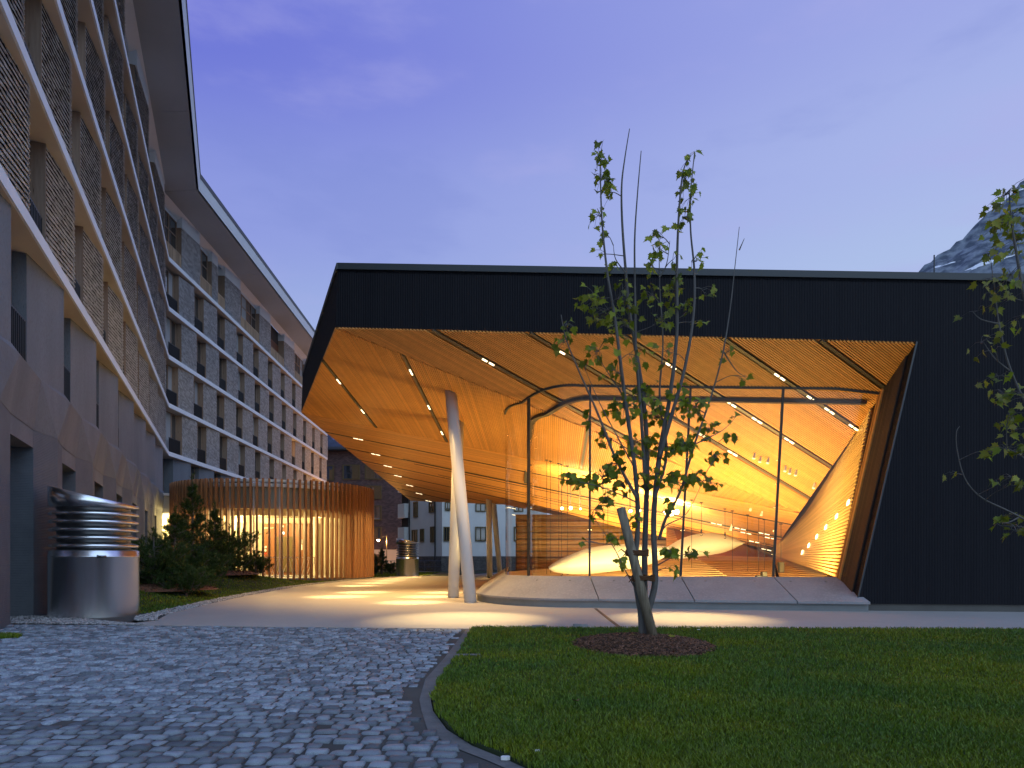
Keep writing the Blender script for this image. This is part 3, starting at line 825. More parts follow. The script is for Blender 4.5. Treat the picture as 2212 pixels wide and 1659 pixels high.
# --- inside: timber back wall, stage panels, floor
m_inwall = mat("inner_timber_wall", (.13,.075,.035), .4, island=.3, noise=(1.5,.3,.7), color2=(.08,.045,.022), wave=('Z', 1.4, .5))
mb = MB(); mb.box(.2, 14.5, 37.0, 37.3, -3.2, 3.6); bw = mb.build("stage_back_wall", m_inwall, hall)
for k in range(13):
    mb = MB(); z = -1.0+k*.33; mb.box(.25, 14.4, 36.9, 36.98, z, z+.24+.03*(k % 3)); mb.build("wall_board", m_inwall, bw)
mb = MB(); mb.box(-.1, 15, 17.6, 37.2, -3.4, -3.2); mb.build("hall_floor", m_slat_dk, hall)
mb = MB(); mb.slab([Vector((9.6,17.6,-3.3)), Vector((15.2,30,-3.3)), Vector((15.2,37.3,-3.3)), Vector((15.2,37.3,4)), Vector((15.2,30,4)), Vector((9.9,17.6,5.6))], (.2,0,0)); mb.build("outer_side_wall", m_slat_dk, hall)
def ribbed(name, c, n, w=.07, lab=None):
    """slats ruled between edges c[0]-c[1] and c[3]-c[2]"""
    pl = Plane(c[0], c[1], c[3]); up_ = pl.n if pl.n.y < 0 else -pl.n
    mb = MB(); mb.slab(c, -up_*.08); pn = mb.build(name, m_slat_dk, hall, label=lab)
    for k in range(n):
        t = (k+.5)/n; p = Vector(c[0])+(Vector(c[1])-Vector(c[0]))*t; q = Vector(c[3])+(Vector(c[2])-Vector(c[3]))*t
        mb = MB(); mb.bar(p+up_*.03, q+up_*.03, w, .05, up_); mb.build("stage_slat", m_slat_in, pn)
ribbed("stage_panel", [P(1100,1237,27), P(1100,1262,23), P(1600,1262,20.5), P(1500,1206,27)], 14)
ribbed("stage_panel", [P(1500,1200,29), P(1560,1266,21), P(1676,1266,20.8), P(1672,1206,28.6)], 15)
ribbed("stage_panel", [P(1672,1204,29.2), P(1690,1266,20.6), P(1800,1266,19.3), P(1770,1214,26)], 14)
ribbed("stage_panel", [P(1440,1110,33.0), P(1440,1212,31), P(1690,1212,30), P(1680,1190,32)], 26)
# --- columns
def column(b, t, r0=.175):
    mb = MB(); mb.tube([b, b+(t-b)*.5, t], [r0, r0, r0], 24, cap=True)
    c = mb.build("column", m_colm, hall, smooth=False)
    for p in c.data.polygons: p.use_smooth = len(p.vertices) == 4
    mb = MB(); mb.tube([b+Vector((0,0,.001)), b+Vector((0,0,.02))], r0+.015, 24); mb.build("foot_ring", m_steel, c)
column(G(1016.5,1302), B.hit(973,846)+up*.12)
column(G(979,1291.5), B.hit(991,909)+up*.12)
column(G(1058,1248.6), C.hit(1056,1078)+up*.1)
column(G(1080.5,1243), C.hit(1065.5,1086)+up*.1)

# ================================================================ INSIDE THE HALL
# bright stage lamps
for k, (u, v, r_, e) in enumerate([(1214,1098,.05,1),(1233,1097.5,.06,1.2),(1254,1099,.03,.4),(1362,1104,.06,1.2),(1381,1103,.06,1.2),(1437,1107,.06,1.1),(1450,1108,.11,2.4),(1462,1106,.09,2)]):
    p = P(u, v, 25.5); mb = MB()
    o = empty("stage_lamp", p, ["leftmost lit stage spotlight of the left pair behind the glass","brightest lit stage spotlight of the left pair behind the glass","small dim stage lamp right of the left pair","lit stage spotlight just left of the leaning stake","lit stage spotlight behind the maple's middle stems","small lit stage lamp at the left of the bright cluster","largest and brightest stage spotlight behind the maple","bright stage spotlight at the right of the bright cluster"][k], "stage lamp", "lit stage lamps in the hall")
    mb.tube([p+Vector((0,.05,0)), p+Vector((0,.32,.05))], [r_*1.15, r_*.8], 14); mb.build("lamp_housing", m_black_metal, o)
    mb = MB(); mb.lathe([(0,.0),(r_*.7,.008),(r_,.03)], (0,0,0), 14)
    mb.v = [(p.x+x, p.y+.05-z-.01, p.z+y) for x, y, z in mb.v]; mb.build("lens", m_lamp, o)
    zc = soff(p.x, p.y+.2); mb = MB(); mb.tube([p+Vector((0,.2,r_)), Vector((p.x, p.y+.2, max(zc-.02, p.z+.2)))], .012, 6); mb.build("hanger", m_black_metal, o)
    l = bpy.data.lights.new("stage_lamp_light", 'SPOT'); l.spot_size = R(150); l.spot_blend = .6; l.energy = 340*e; l.color = (1,.76,.28); l.shadow_soft_size = .12
    lo = bpy.data.objects.new("stage_lamp_light", l); COL.objects.link(lo); lo.location = p+Vector((0,-.35,.1)); lo.rotation_euler = Vector((.35,.25,.75)).to_track_quat('-Z','Y').to_euler()
# added area lights, hidden behind sill and stage panels, to brighten the hall
def fill_light(x, y, z, e, sx_, sy_, rot=(0,0,0)):
    l = bpy.data.lights.new("hall_fill", 'AREA'); l.shape = 'RECTANGLE'; l.size = sx_; l.size_y = sy_; l.energy = e; l.color = (1,.71,.24); l.spread = R(150)
    o = bpy.data.objects.new("hall_fill", l); COL.objects.link(o); o.location = (x,y,z); o.rotation_euler = rot
fill_light(5.0, 18.95, .40, 640, 7.0, .8, (R(180-24),0,R(-7))); fill_light(7.5, 19.1, .42, 230, 1.5, .6, Vector((.45,.5,.7)).to_track_quat('-Z','Y').to_euler()); fill_light(3.6, 19.3, .42, 480, 4.5, .5, Vector((.05,.9,.42)).to_track_quat('-Z','Y').to_euler()); fill_light(5.5, 30.0, .80, 420, 7.5, .8, (R(180+20),0,0)); fill_light(6, 34.6, .3, 1200, 9, 3.2, (R(180+8),0,0))
# acoustic sails
def sail(name, top, bot, y, label, bulge=.28):
    mb = MB(); n, m = 30, 10; vs_ = []
    T, Bm = smooth_path([P(u,v,y) for u,v in top], 8), smooth_path([P(u,v,y) for u,v in bot], 8)
    def rs(L, f_):
        i = min(int(f_*(len(L)-1)), len(L)-2); return L[i].lerp(L[i+1], f_*(len(L)-1)-i)
    for i in range(n+1):
        a, b = rs(T, i/n), rs(Bm, i/n)
        for j in range(m+1):
            s = j/m; p = a.lerp(b, s); d = math.sin(math.pi*s)**.7*bulge*(.25+math.sin(math.pi*min(max(i/n,.02),.98)))
            vs_.append(p+Vector((0,-d+.35*(1-s)*2*bulge,0)))
    k = len(vs_); back = [p+Vector((0,.05,0)) for p in vs_]
    fs = [(i*(m+1)+j, (i+1)*(m+1)+j, (i+1)*(m+1)+j+1, i*(m+1)+j+1) for i in range(n) for j in range(m)]
    mb.add(vs_, fs); mb.add(back, [f[::-1] for f in fs])
    return mb.build(name, m_sail, None, smooth=True, label=label, cat="acoustic sail", group="white acoustic sails hung in the hall")
sail("acoustic_sail", [(1185,1225),(1205,1211),(1262,1187),(1310,1178),(1349,1175),(1400,1176.5),(1460,1182)],
     [(1186,1229),(1196,1235),(1223,1239.5),(1278,1239.5),(1379,1226),(1425,1209),(1461,1186)], 23, "long white acoustic sail hanging low behind the maple trunks")
sail("acoustic_sail", [(1440,1184),(1470,1166),(1500,1155),(1534,1150.6),(1565,1153),(1590,1161),(1607,1170)],
     [(1441,1206),(1472,1206.5),(1510,1202),(1540,1198),(1565,1193),(1590,1183),(1608,1174)], 25, "white acoustic sail with pointed right tip, hung from two hooks")
# hoist cables with hooks
HL = {(1207,1): "leftmost of the three close hoist cables with hooks near the curved glass", (1213,1): "middle one of three close hoist cables near the curved glass", (1226,1): "rightmost of three close hoist cables near the curved glass",
      (1303,1): "hoist cable ending in an open hook in front of the long sail", (1515,1): "hoist cable whose hook holds the left side of the pointed sail", (1566,1): "hoist cable whose hook holds the right side of the pointed sail",
      (1181,0): "leftmost bare hoist cable behind the curved glass corner", (1189,0): "second bare hoist cable from the curved glass corner",
      (1313,0): "bare hoist cable beside the open hook cable, right of the second mullion", (1362,0): "bare hoist cable behind the leaning stake and maple stems",
      (1494,0): "bare hoist cable just right of the third mullion", (1582,0): "bare hoist cable passing before the pointed sail, right of its two hooks",
      (1615,0): "bare hoist cable just right of the pointed sail tip", (1639,0): "left one of the close pair of bare cables before the last mullion",
      (1651,0): "right one of the close pair of bare cables before the last mullion", (1687,0): "bare hoist cable right of the last mullion, over the tall loudspeaker",
      (1798,0): "long thin cable hanging before the leaning slatted wall"}
for (u, v0, v1, hook) in [(1207,950,1225,1),(1213,980,1238,1),(1226,955,1236,1),(1189,1005,1238,0),(1181,1055,1240,0),(1303,1007,1200,1),(1313,990,1240,0),(1362,1075,1240,0),(1494,1050,1242,0),(1515,1098,1152,1),(1566,1078,1158,1),(1582,1061,1242,0),(1615,1099,1242,0),(1639,1092,1243,0),(1651,1082,1240,0),(1687,1103,1244,0),(1798,890,1120,0)]:
    y = 24.2; p1 = P(u, v1, y); p0 = P(u, v0, y); p0.z = soff(p0.x, y)-.03 if soff(p0.x, y) > p1.z+.5 else p0.z
    o = empty("hoist_cable", p1, HL.get((u, hook), "thin bare dark cable hanging without a hook from the hall ceiling"), "cable", "thin hoist cables hanging in the hall")
    mb = MB(); mb.tube([p0, p1], .0085, 5); mb.build("wire", m_black_metal, o)
    mb = MB(); mb.tube([p0+up*.0, p0-up*.03], .06, 10); mb.build("ceiling_disc", m_black_metal, o)
    if hook:
        mb = MB(); c = p1-up*.02
        mb.tube([c+up*.16, c+up*.03], .03, 8)
        mb.tube([c+Vector((.035*math.sin(a), 0, -.03+.04*math.cos(a))) for a in np.linspace(0, 4.2, 9)], .010, 6); mb.build("hook", m_black_metal, o)
# hanging loudspeakers low at the right
for k, (u, v0, v1) in enumerate([(1687,1214,1237),(1650,1235,1246),(1638,1243,1249)]):
    p = P(u, v1, 21.5); h = (v1-v0)/F*21.5; mb = MB()
    mb.box(p.x-.08, p.x+.08, p.y-.08, p.y+.08, p.z, p.z+h)
    o = mb.build("loudspeaker", m_black_metal, None, label=["tall black loudspeaker hanging right of the rightmost glass mullion","short black loudspeaker just left of the rightmost glass mullion","smallest black loudspeaker low behind the concrete sill"][k], cat="loudspeaker", group="black loudspeakers in the hall")
    mb = MB(); mb.box(p.x-.065, p.x+.065, p.y-.095, p.y-.081, p.z+.02, p.z+h-.02); mb.build("grille", m_steel_dk, o)
# track spots under the ceiling
TL = [f"{a} of three pale track spotlights clustered left of the last mullion" for a in ("left one", "middle one", "right one")] + \
     [f"{a} of three pale track spotlights clustered right of the last mullion" for a in ("left one", "middle one", "right one")] + \
     ["pale track spotlight alone near the leaning slatted wall", "low pale spotlight left of the last mullion, above the pointed sail's tip", "low pale spotlight hanging just above the pointed sail", "small spotlight high above the pointed sail, left of the close cables"]
for k, (u, v) in enumerate([(1630,975),(1643,983),(1660,985),(1697,1003),(1707,1008),(1720,1012),(1759,1040),(1646,1100),(1580,1132),(1622,1090)]):
    p = A.hit(u, v) if v < 1050 else P(u, v, 23); o = empty("track_spot", p, TL[k], "spotlight", "small track spotlights under the hall ceiling")
    q = p+Vector((0,-.02,-.12)); mb = MB(); mb.tube([p, q], .012, 6); mb.build("stem", m_white, o)
    mb = MB(); mb.tube([q+Vector((.0,.0,.05)), q+Vector((-.05,-.04,-.10))], [.03,.045], 10); mb.build("spot_head", m_white, o)
# ================================================================ HOTEL
C0 = Vector((-21.85, 43.5, 0))
W1 = Vector((-.4108, 1, 0)).normalized()     # near wing, pointing away from the camera
W2 = Vector((-.0454, 1, 0)).normalized()     # far wing
W1 = Vector((W1.x, W1.y, 0)); W2 = Vector((W2.x, W2.y, 0))
hotel = empty("hotel_building", C0, "long shingle clad hotel of white slab bands, bent at the corner, with deep flat eaves", "building")
def frame(a):                                # local x along the wing, y into the building, z up; slab edge is y = 0
    m = Vector((0,0,1)).cross(a)
    M4 = Matrix(((a.x, m.x, 0, C0.x), (a.y, m.y, 0, C0.y), (0,0,1,0), (0,0,0,1)))
    return M4
F1, F2 = frame(W1), frame(W2)
def xf(M4, pts): return [M4 @ Vector(p) for p in pts]
SLAB = [8.03, 11.12, 14.2, 17.28, 20.45]; EAVE = 24.34; TH = .27
S1a, S1b, S2a, S2b = -42.0, 0.0, 0.0, 45.0
class WB(MB):
    """mesh builder in a wing's own frame"""
    def __init__(s, M4): super().__init__(); s.M4 = M4
    def add(s, pts, faces, mi=0): super().add([s.M4 @ Vector(p) for p in pts], faces, mi)
# slabs, each wing a piece, mitred at the corner
for z in SLAB:
    for M4, a, b, m1, m2 in ((F1, S1a, 0, 0, .18), (F2, 0, S2b, -.18, 0)):
        w = WB(M4); dpt = 2.2
        w.prism([(a, 0), (b, 0), (b+m2*dpt, dpt), (a+m1*dpt if M4 is F2 else a, dpt)], z-TH, z)
        w.build("floor_slab", m_slab, hotel)
        # beige ceiling under the slab, set back from the edge
        w = WB(M4); w.prism([(a, .05), (b, .05), (b, 2.0), (a, 2.0)], z-TH-.012, z-TH-.003)
        w.build("slab_ceiling", m_soff_h, hotel)
# inner wall behind the windows
for M4, a, b in ((F1, S1a, .15), (F2, -.15, S2b)):
    w = WB(M4); w.box(a, b, .95, 1.15, 4.1, EAVE); w.build("inner_wall", mat("hotel_inner_wall", (.12,.11,.10), .9), hotel)
w = WB(F2); w.box(S2b-.2, S2b, .12, 9, 0, EAVE); w.build("end_wall", m_shingle, hotel)
# bays
P1, P2_ = 4.28, 4.1
GAP_W = 1.72
def vis(p): 
    if p.y < 1: return False
    u = CX+p.x/p.y*F; v = HV-(p.z-H)/p.y*F
    return -60 < u < 2270 and -60 < v < 1720
bays = []        # (M4, s0, z0, z1, level)
off1 = {0: 0.0, 1: -.38, 2: .36, 3: 0.05}
off2 = {0: .58, 1: 0, 2: .5, 3: .1}
for lv in range(4):
    z0, z1 = SLAB[lv], SLAB[lv+1]-TH
    for k in range(-1, 9):
        y = 15.95+3.97*k+off1[lv]*.93; s0 = (y-43.5)*1.0811
        if s0+2.4 > -.4: continue
        if vis(F1 @ Vector((s0+2.0, .1, z1))) or vis(F1 @ Vector((s0+2, .1, z0))) or vis(F1 @ Vector((s0-1, .1, z0))): bays.append((F1, s0, z0, z1, lv))
    for k in range(0, 11):
        s0 = 2.0+P2_*k+off2[lv]
        bays.append((F2, s0, z0, z1, lv))
# pier: plan in wing frame, s from the pier's near edge
PIER = [(0,.33),(1.95,.13),(2.4,.45)]
def shingles(height, segs, seed, course=.117):
    rg = random.Random(seed); out = []
    n = int(height/course)+1
    for k in range(n):
        zb_ = k*course
        for (x0,y0),(x1,y1) in zip(segs, segs[1:]):
            L = math.hypot(x1-x0, y1-y0); tx, ty = (x1-x0)/L, (y1-y0)/L; nx, ny = ty, -tx
            s = -rg.uniform(0,.08)
            while s < L-.01:
                w = rg.uniform(.075,.185); a, b = max(s,0)+.002, min(s+w, L)-.002; s += w
                if b-a < .02: continue
                ob = .064+rg.uniform(-.008,.012); zl = zb_+rg.uniform(-.010,.008); zt_ = min(zb_+course+.02, height)
                if zl < 0: zl = 0
                if zt_-zl < .03: continue
                ot = .012
                g = lambda q, o_, z_: (x0+tx*q+nx*o_, y0+ty*q+ny*o_, z_)
                out.append([g(a,ob,zl), g(b,ob,zl), g(b,ot,zt_), g(a,ot,zt_), g(a,ob-.014,zl), g(b,ob-.014,zl), g(b,.0,zt_), g(a,.0,zt_)])
    return np.array(out)
SH_F = np.array([(0,1,2,3),(0,4,5,1),(1,5,6,2),(0,3,7,4),(7,6,5,4)])
HP = SLAB[1]-TH-SLAB[0]
SHV = [shingles(HP-.02, PIER, 50+i) for i in range(5)]
all_sh = []
def pier_mesh(name, h):
    mb = MB(); mb.prism([(0,.33),(1.95,.13),(2.4,.45),(2.4,.95),(0,.95)], 0, h); return mb.mesh(name, m_dark_back)
pier_me = pier_mesh("shingled_pier", HP)
jb = MB(); jb.box(-.045,.0-.001,.335,.95,0,HP-.015); jb.box(-.05,.02,.295,.335,0,HP-.015); jamb_me = jb.mesh("jamb_board", m_wood_jamb)
# window (frame and panes) between piers: x from 2.4 to pitch
def window_meshes(w, h):
    mb = MB(); f_ = .07
    mb.box(0,f_,.62,.72,0,h); mb.box(w-f_,w,.62,.72,0,h); mb.box(f_,w-f_,.62,.72,h-f_,h); mb.box(f_,w-f_,.62,.72,0,f_+.03); mb.box(w*.55-.035,w*.55+.035,.61,.72,f_+.03,h-f_)
    fr = mb.mesh("window", m_wood_jamb)
    gl = []
    for x0, x1 in ((f_, w*.55-.035), (w*.55+.035, w-f_)):
        g = MB(); g.box(x0, x1, .665, .685, f_+.03, h-f_); gl.append(g)
    return fr, gl
FRW, GLW = window_meshes(P1-2.45, HP-.01)
FRW2, GLW2 = window_meshes(P2_-2.45, HP-.01)
pane_mats = {}
def pane_set(gls, m):
    key = (id(gls), m.name)
    if key not in pane_mats: pane_mats[key] = [g.mesh("pane", m) for g in gls]
    return pane_mats[key]
bal_all = []
def rail_mesh(w, name="railing", m=m_black_metal):
    mb = MB(); mb.box(0,w,.36,.40,1.02,1.06); mb.box(0,w,.36,.40,.06,.10); return mb.mesh(name, m)
RM1, RM2 = rail_mesh(P1-2.45), rail_mesh(P2_-2.45)
bx = MB(); bx.box(-.014,.014,.355,.405,.05,1.03); bal_me = bx.mesh("baluster", m_black_metal)
lit = {(2,0,8),(2,1,6)}
rails = []
for bi, (M4, s0, z0, z1, lv) in enumerate(bays):
    T = M4 @ Matrix.Translation((s0,0,z0))
    pr = place("shingled_pier", pier_me, hotel, T); place("jamb_board", jamb_me, pr)
    sv = SHV[(bi*3+lv) % 5]; rot = np.array(T)
    wv = sv.reshape(-1,3)@rot[:3,:3].T+rot[:3,3]; all_sh.append((wv.reshape(-1,8,3), pr))
    pitch = P1 if M4 is F1 else P2_
    Tw = M4 @ Matrix.Translation((s0+2.43,0,z0))
    if M4 is F1 and s0+pitch > -.5: continue
    if M4 is F2 and s0+pitch > S2b+.5: continue
    fr, gl = (FRW, GLW) if M4 is F1 else (FRW2, GLW2)
    wd = place("window", fr, hotel, Tw)
    isl = M4 is F2 and ((lv == 1 and abs(s0-26.6) < 2) or (lv == 0 and abs(s0-35.3) < 2))
    ms = [m_winglass, m_winglass]
    if (bi*7+lv) % 3 == 1: ms[1] = m_curtain
    if (bi*5+lv) % 4 == 1: ms[0] = m_curtain
    if isl: ms = [m_winlit, m_winlit]
    for k in range(2): place("pane", pane_set(gl, ms[k])[k], wd)
    rails.append((place("railing", RM1 if M4 is F1 else RM2, hotel, Tw), Tw, pitch-2.45))
# the first window bay after the corner on each level of the far wing
for lv in range(4):
    w_ = 2.0+off2[lv]-.10-.35
    if w_ < 1.0: continue
    Tw = F2 @ Matrix.Translation((.40+(2.0+off2[lv]-.45-(P2_-2.45))*.9,0,SLAB[lv]))
    wd = place("window", FRW2, hotel, Tw)
    for k in range(2): place("pane", pane_set(GLW2, m_winglass if (k+lv) % 2 else m_curtain)[k], wd)
    rails.append((place("railing", RM2, hotel, Tw), Tw, P2_-2.45))
# corner filler piers
for lv in range(4):
    z0 = SLAB[lv]
    w = WB(F1); w.prism([(-1.2+off1[lv],.33),(-.15,.2),(.1,.95),(-1.2+off1[lv],.95)], z0, z0+HP); cp = w.build("shingled_pier", m_dark_back, hotel)
    seg = [(-1.2+off1[lv],.33),(-.15,.2)]
    sv = shingles(HP-.02, seg, 80+lv); rot = np.array(F1); wv = sv.reshape(-1,3)+np.array([0,0,z0]); wv = wv@rot[:3,:3].T+rot[:3,3]
    all_sh.append((wv.reshape(-1,8,3), cp))
# ---- concrete storeys
Z1 = 5.22; ZJ = 4.0
m_cap = mat("zinc_ledge", (.36,.40,.45), .5)
cw = {}
HC = SLAB[0]-TH-Z1
def conc_bay(M4, s0, pitch):
    T = M4 @ Matrix.Translation((s0,0,0))
    w = WB(T); w.prism([(0,.36),(2.05,.08),(2.4,.36),(2.4,.98),(0,.98)], Z1, SLAB[0]-TH-.005)
    w.build("concrete_pier", m_conc, hotel)
    # folded band below the ledge
    w = WB(T)
    e = .10
    pts = {'a': (0,.36,Z1), 'b': (2.05,.08,Z1), 'c': (2.4,.36,Z1), 'd': (pitch,.36,Z1),
           'A': (0,.235,ZJ-.018), 'B': (1.1,.015,ZJ-.018), 'Cc': (2.4,.175,ZJ-.018), 'D': (pitch,.23,ZJ-.018), 'l0': (.0,.10,Z1-.16), 'l1': (2.2,-.02,Z1-.16), 'l2': (pitch,.10,Z1-.16)}
    V = list(pts.values()); K = {k: i for i, k in enumerate(pts)}
    tri = ["l0 A B","l0 B l1","B Cc l1","l1 Cc l2","Cc D l2","a l0 l1","a l1 b","b l1 c","c l1 l2","c l2 d"]
    w.add(V, [tuple(K[x] for x in t.split()) for t in tri])
    w.build("folded_band", m_conc, hotel)
    w = WB(T); w.box(2.4, pitch, .36, .98, Z1-.05, Z1+.01); w.build("ledge", m_cap, hotel)
    # window with black railing
    Tw = M4 @ Matrix.Translation((s0+2.43,0,Z1+.01)); k_ = ('c', pitch)
    if k_ not in cw: cw[k_] = window_meshes(pitch-2.45, HC-.02)
    wd = place("window", cw[k_][0], hotel, Tw)
    for k in range(2): place("pane", pane_set(cw[k_][1], m_curtain if (int(s0*3)+k) % 3 == 0 else m_winglass)[k], wd)
    rails.append((place("railing", RM1 if pitch == P1 else RM2, hotel, Tw), Tw, pitch-2.45))
    # ground storey pier, ribbed, and deep opening
    w = WB(T); w.prism([(0,.24),(1.1,0.02),(2.4,.18),(2.4,1.0),(0,1.0)], -.1, ZJ-.02); w.build("ribbed_pier", m_conc_rib, hotel)
    w = WB(T); w.prism([(2.4,.185),(pitch,.24),(pitch,1.0),(2.4,1.0)], ZJ-.40, ZJ-.02); w.build("lintel", m_conc, hotel)
    w = WB(T); x0, x1 = 2.4, pitch; f_ = .09; h = ZJ-.42
    w.box(x0,x0+f_,.68,.78,0,h); w.box(x1-f_,x1,.68,.78,0,h); w.box(x0+f_,x1-f_,.68,.78,h-f_,h); w.box(x0+f_,x1-f_,.68,.78,h-.95,h-.95+f_)
    wd = w.build("window", m_wood_jamb, hotel)
    w = WB(T); w.box(x0+f_,x1-f_,.72,.75,h-.95+f_,h-f_); w.build("pane", m_winglass, wd)
    w = WB(T); w.box(x0+f_,x1-f_,.72,.75,0,h-.95); w.build("pane", m_winglass, wd)
for k in range(-1, 8):
    y = 15.05-.35+3.97*k; s0 = (y-43.5)*1.0811
    if s0+2.4 < .3: conc_bay(F1, s0, P1)
for k in range(0, 10): conc_bay(F2, 1.4+P2_*k, P2_)
# balusters: nearest railings bar by bar, the others together
rails.sort(key=lambda r_: r_[1].translation.y)
nb = 0; rest = MB()
for ob, Tw, w_ in rails:
    n = 14
    xs = [w_*(i+.5)/n for i in range(n)]
    if nb+n <= 290 and vis(Tw @ Vector((.5,.4,.6))):
        for x in xs:
            b = place("baluster", bal_me, ob); b.location = (x,0,0)
        nb += n
    else:
        r2 = WB(Tw)
        for x in xs: r2.box(x-.014,x+.014,.355,.405,.05,1.03)
        b_ = len(rest.v); rest.v += r2.v; rest.f += [tuple(i+b_ for i in f) for f in r2.f]; rest.m += r2.m
rest.build("balusters", m_black_metal, hotel, kind='stuff')
# ---- top floor: shingled piers with white heads, loggias, timber railings
HT = EAVE-SLAB[4]; HS = HT-.85
zt4 = SLAB[4]
def s_of(y, M4): return (y-43.5)*(1.0811 if M4 is F1 else 1.001)
m_rail = mat("larch_railing", (.40,.29,.19), .7, island=.25)
top_seq = [(F2, [(46.1,49.0),(51.3,52.3),(53.9,57.2),(62.3,65.3),(70.1,73.6),(78.6,81.8),(86.0,88.4)], "wlwlwlw", 43.7), (F1, [(24.0,26.6),(31.0,34.2),(38.6,42.2)], "www", 19.0)]
bal_top = MB(); nsing = 0
topme = {}
for M4, piers, kinds, ystart in top_seq:
    prev = ystart
    for (ya, yb), kd in zip(piers, ("w","w","l","w","l","w","l") if M4 is F2 else ("w","w","w")):
        sa, sb, sp = s_of(ya, M4), s_of(yb, M4), s_of(prev, M4); prev = yb
        L = sb-sa; seg = [(sa,.36),(sb-.45*(L > 1.5),.14),(sb,.45)] if L > 1.5 else [(sa,.36),(sb,.30)]
        w = WB(M4); pl_ = seg+[(sb,.95),(sa,.95)]; w.prism(pl_, zt4, zt4+HS); cp = w.build("shingled_pier", m_dark_back, hotel)
        w = WB(M4); w.box(sa-.06,sa-.002,.345,.95,zt4,zt4+HS); w.build("jamb_board", m_wood_jamb, cp)
        w = WB(M4); w.prism([(sa-.05,.28)]+[(seg[1][0],seg[1][1]-.03)]+[(sb+.03,.42 if L > 1.5 else .28),(sb+.03,.95),(sa-.05,.95)], zt4+HS, EAVE-.01); w.build("pier_head", m_slab, cp)
        sv = shingles(HS-.01, seg, 140+int(ya)); rot = np.array(M4); wv = (sv.reshape(-1,3)+np.array([0,0,zt4]))@rot[:3,:3].T+rot[:3,3]
        all_sh.append((wv.reshape(-1,8,3), cp))
        # opening between prev pier and this one
        x0, x1 = sp+.02, sa-.07; wdt = x1-x0
        if wdt < .4: continue
        if kd == "w":
            n = max(2, round(wdt/1.25)); w = WB(M4); h0, h1 = zt4+.02, EAVE-.5
            for i in range(n+1): xx = x0+(wdt-.07)*i/n; w.box(xx,xx+.07,.62,.74,h0,h1)
            w.box(x0,x1,.63,.73,h1-.07,h1); w.box(x0,x1,.63,.73,h1-1.05,h1-.97); w.box(x0,x1,.63,.73,h0,h0+.09)
            wd = w.build("top_window", m_wood_jamb, hotel)
            for i in range(n):
                xx = x0+(wdt-.07)*i/n
                for zz0, zz1 in ((h0+.09,h1-1.05),(h1-.97,h1-.07)):
                    w = WB(M4); w.box(xx+.07,x0+(wdt-.07)*(i+1)/n,.67,.69,zz0,zz1); w.build("pane", m_winglass if (i+int(ya)) % 3 else m_curtain, wd)
            w = WB(M4); w.box(x0,x1,.60,.95,h1,EAVE); w.build("lintel", m_slab, hotel)
        else:
            w = WB(M4); w.box(x0,x1,.93,.945,zt4,EAVE); w.build("loggia_wall", mat("dark_loggia", (.05,.04,.035), .8), hotel)
            if ya > 60: 
                w = WB(M4); w.box(x0+wdt*.25,x1,.90,.925,zt4+.05,zt4+2.5); w.build("loggia_panel", m_brownwall, hotel)
        w = WB(M4); w.box(x0,x1,.30,.36,zt4+1.10,zt4+1.16); w.box(x0,x1,.31,.35,zt4+.08,zt4+.13); rl_ = w.build("timber_railing", m_rail, hotel)
        nbx = int(wdt/.125)
        for i in range(nbx):
            xx = x0+(i+.5)*wdt/nbx
            w = WB(M4); w.box(xx-.035,xx+.035,.305,.335,zt4+.04,zt4+1.10)
            if M4 is F2 and nsing < 150: w.build("timber_slat", m_rail, rl_); nsing += 1
            else:
                b_ = len(bal_top.v); bal_top.v += w.v; bal_top.f += [tuple(i_+b_ for i_ in f) for f in w.f]; bal_top.m += w.m
if bal_top.v: bal_top.build("timber_slats", m_rail, hotel, kind='stuff')
# ---- eaves: soffit, fascia, gutter
ke = P(429,410,42.84); ke = Vector((ke.x, ke.y, EAVE))
def offs(a, d, s): return C0+a*s+Vector((a.y,-a.x,0))*d
o1, o2 = (ke-C0), (ke-C0)
d1 = o1.dot(Vector((W1.y,-W1.x,0))); d2 = o2.dot(Vector((W2.y,-W2.x,0)))
n1, n2 = Vector((W1.y,-W1.x,0)), Vector((W2.y,-W2.x,0))
z3 = Vector((0,0,EAVE))
in1a, in1b, in2b = C0+W1*S1a-n1*.9+z3, C0-n1*.9+z3, C0+W2*(S2b+1.2)-n2*.9+z3
ou1a, ou2b = C0+W1*S1a+n1*d1+z3, C0+W2*(S2b+1.2)+n2*d2+z3
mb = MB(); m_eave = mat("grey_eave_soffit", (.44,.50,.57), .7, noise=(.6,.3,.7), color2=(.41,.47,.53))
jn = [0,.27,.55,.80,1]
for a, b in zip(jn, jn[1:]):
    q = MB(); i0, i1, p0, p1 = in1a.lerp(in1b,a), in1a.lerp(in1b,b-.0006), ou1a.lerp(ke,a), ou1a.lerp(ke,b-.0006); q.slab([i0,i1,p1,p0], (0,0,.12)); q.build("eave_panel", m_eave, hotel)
    q = MB(); i0, i1, p0, p1 = in1b.lerp(in2b,a+.0006), in1b.lerp(in2b,b), ke.lerp(ou2b,a+.0006), ke.lerp(ou2b,b); q.slab([i0,i1,p1,p0], (0,0,.12)); q.build("eave_panel", m_eave, hotel)
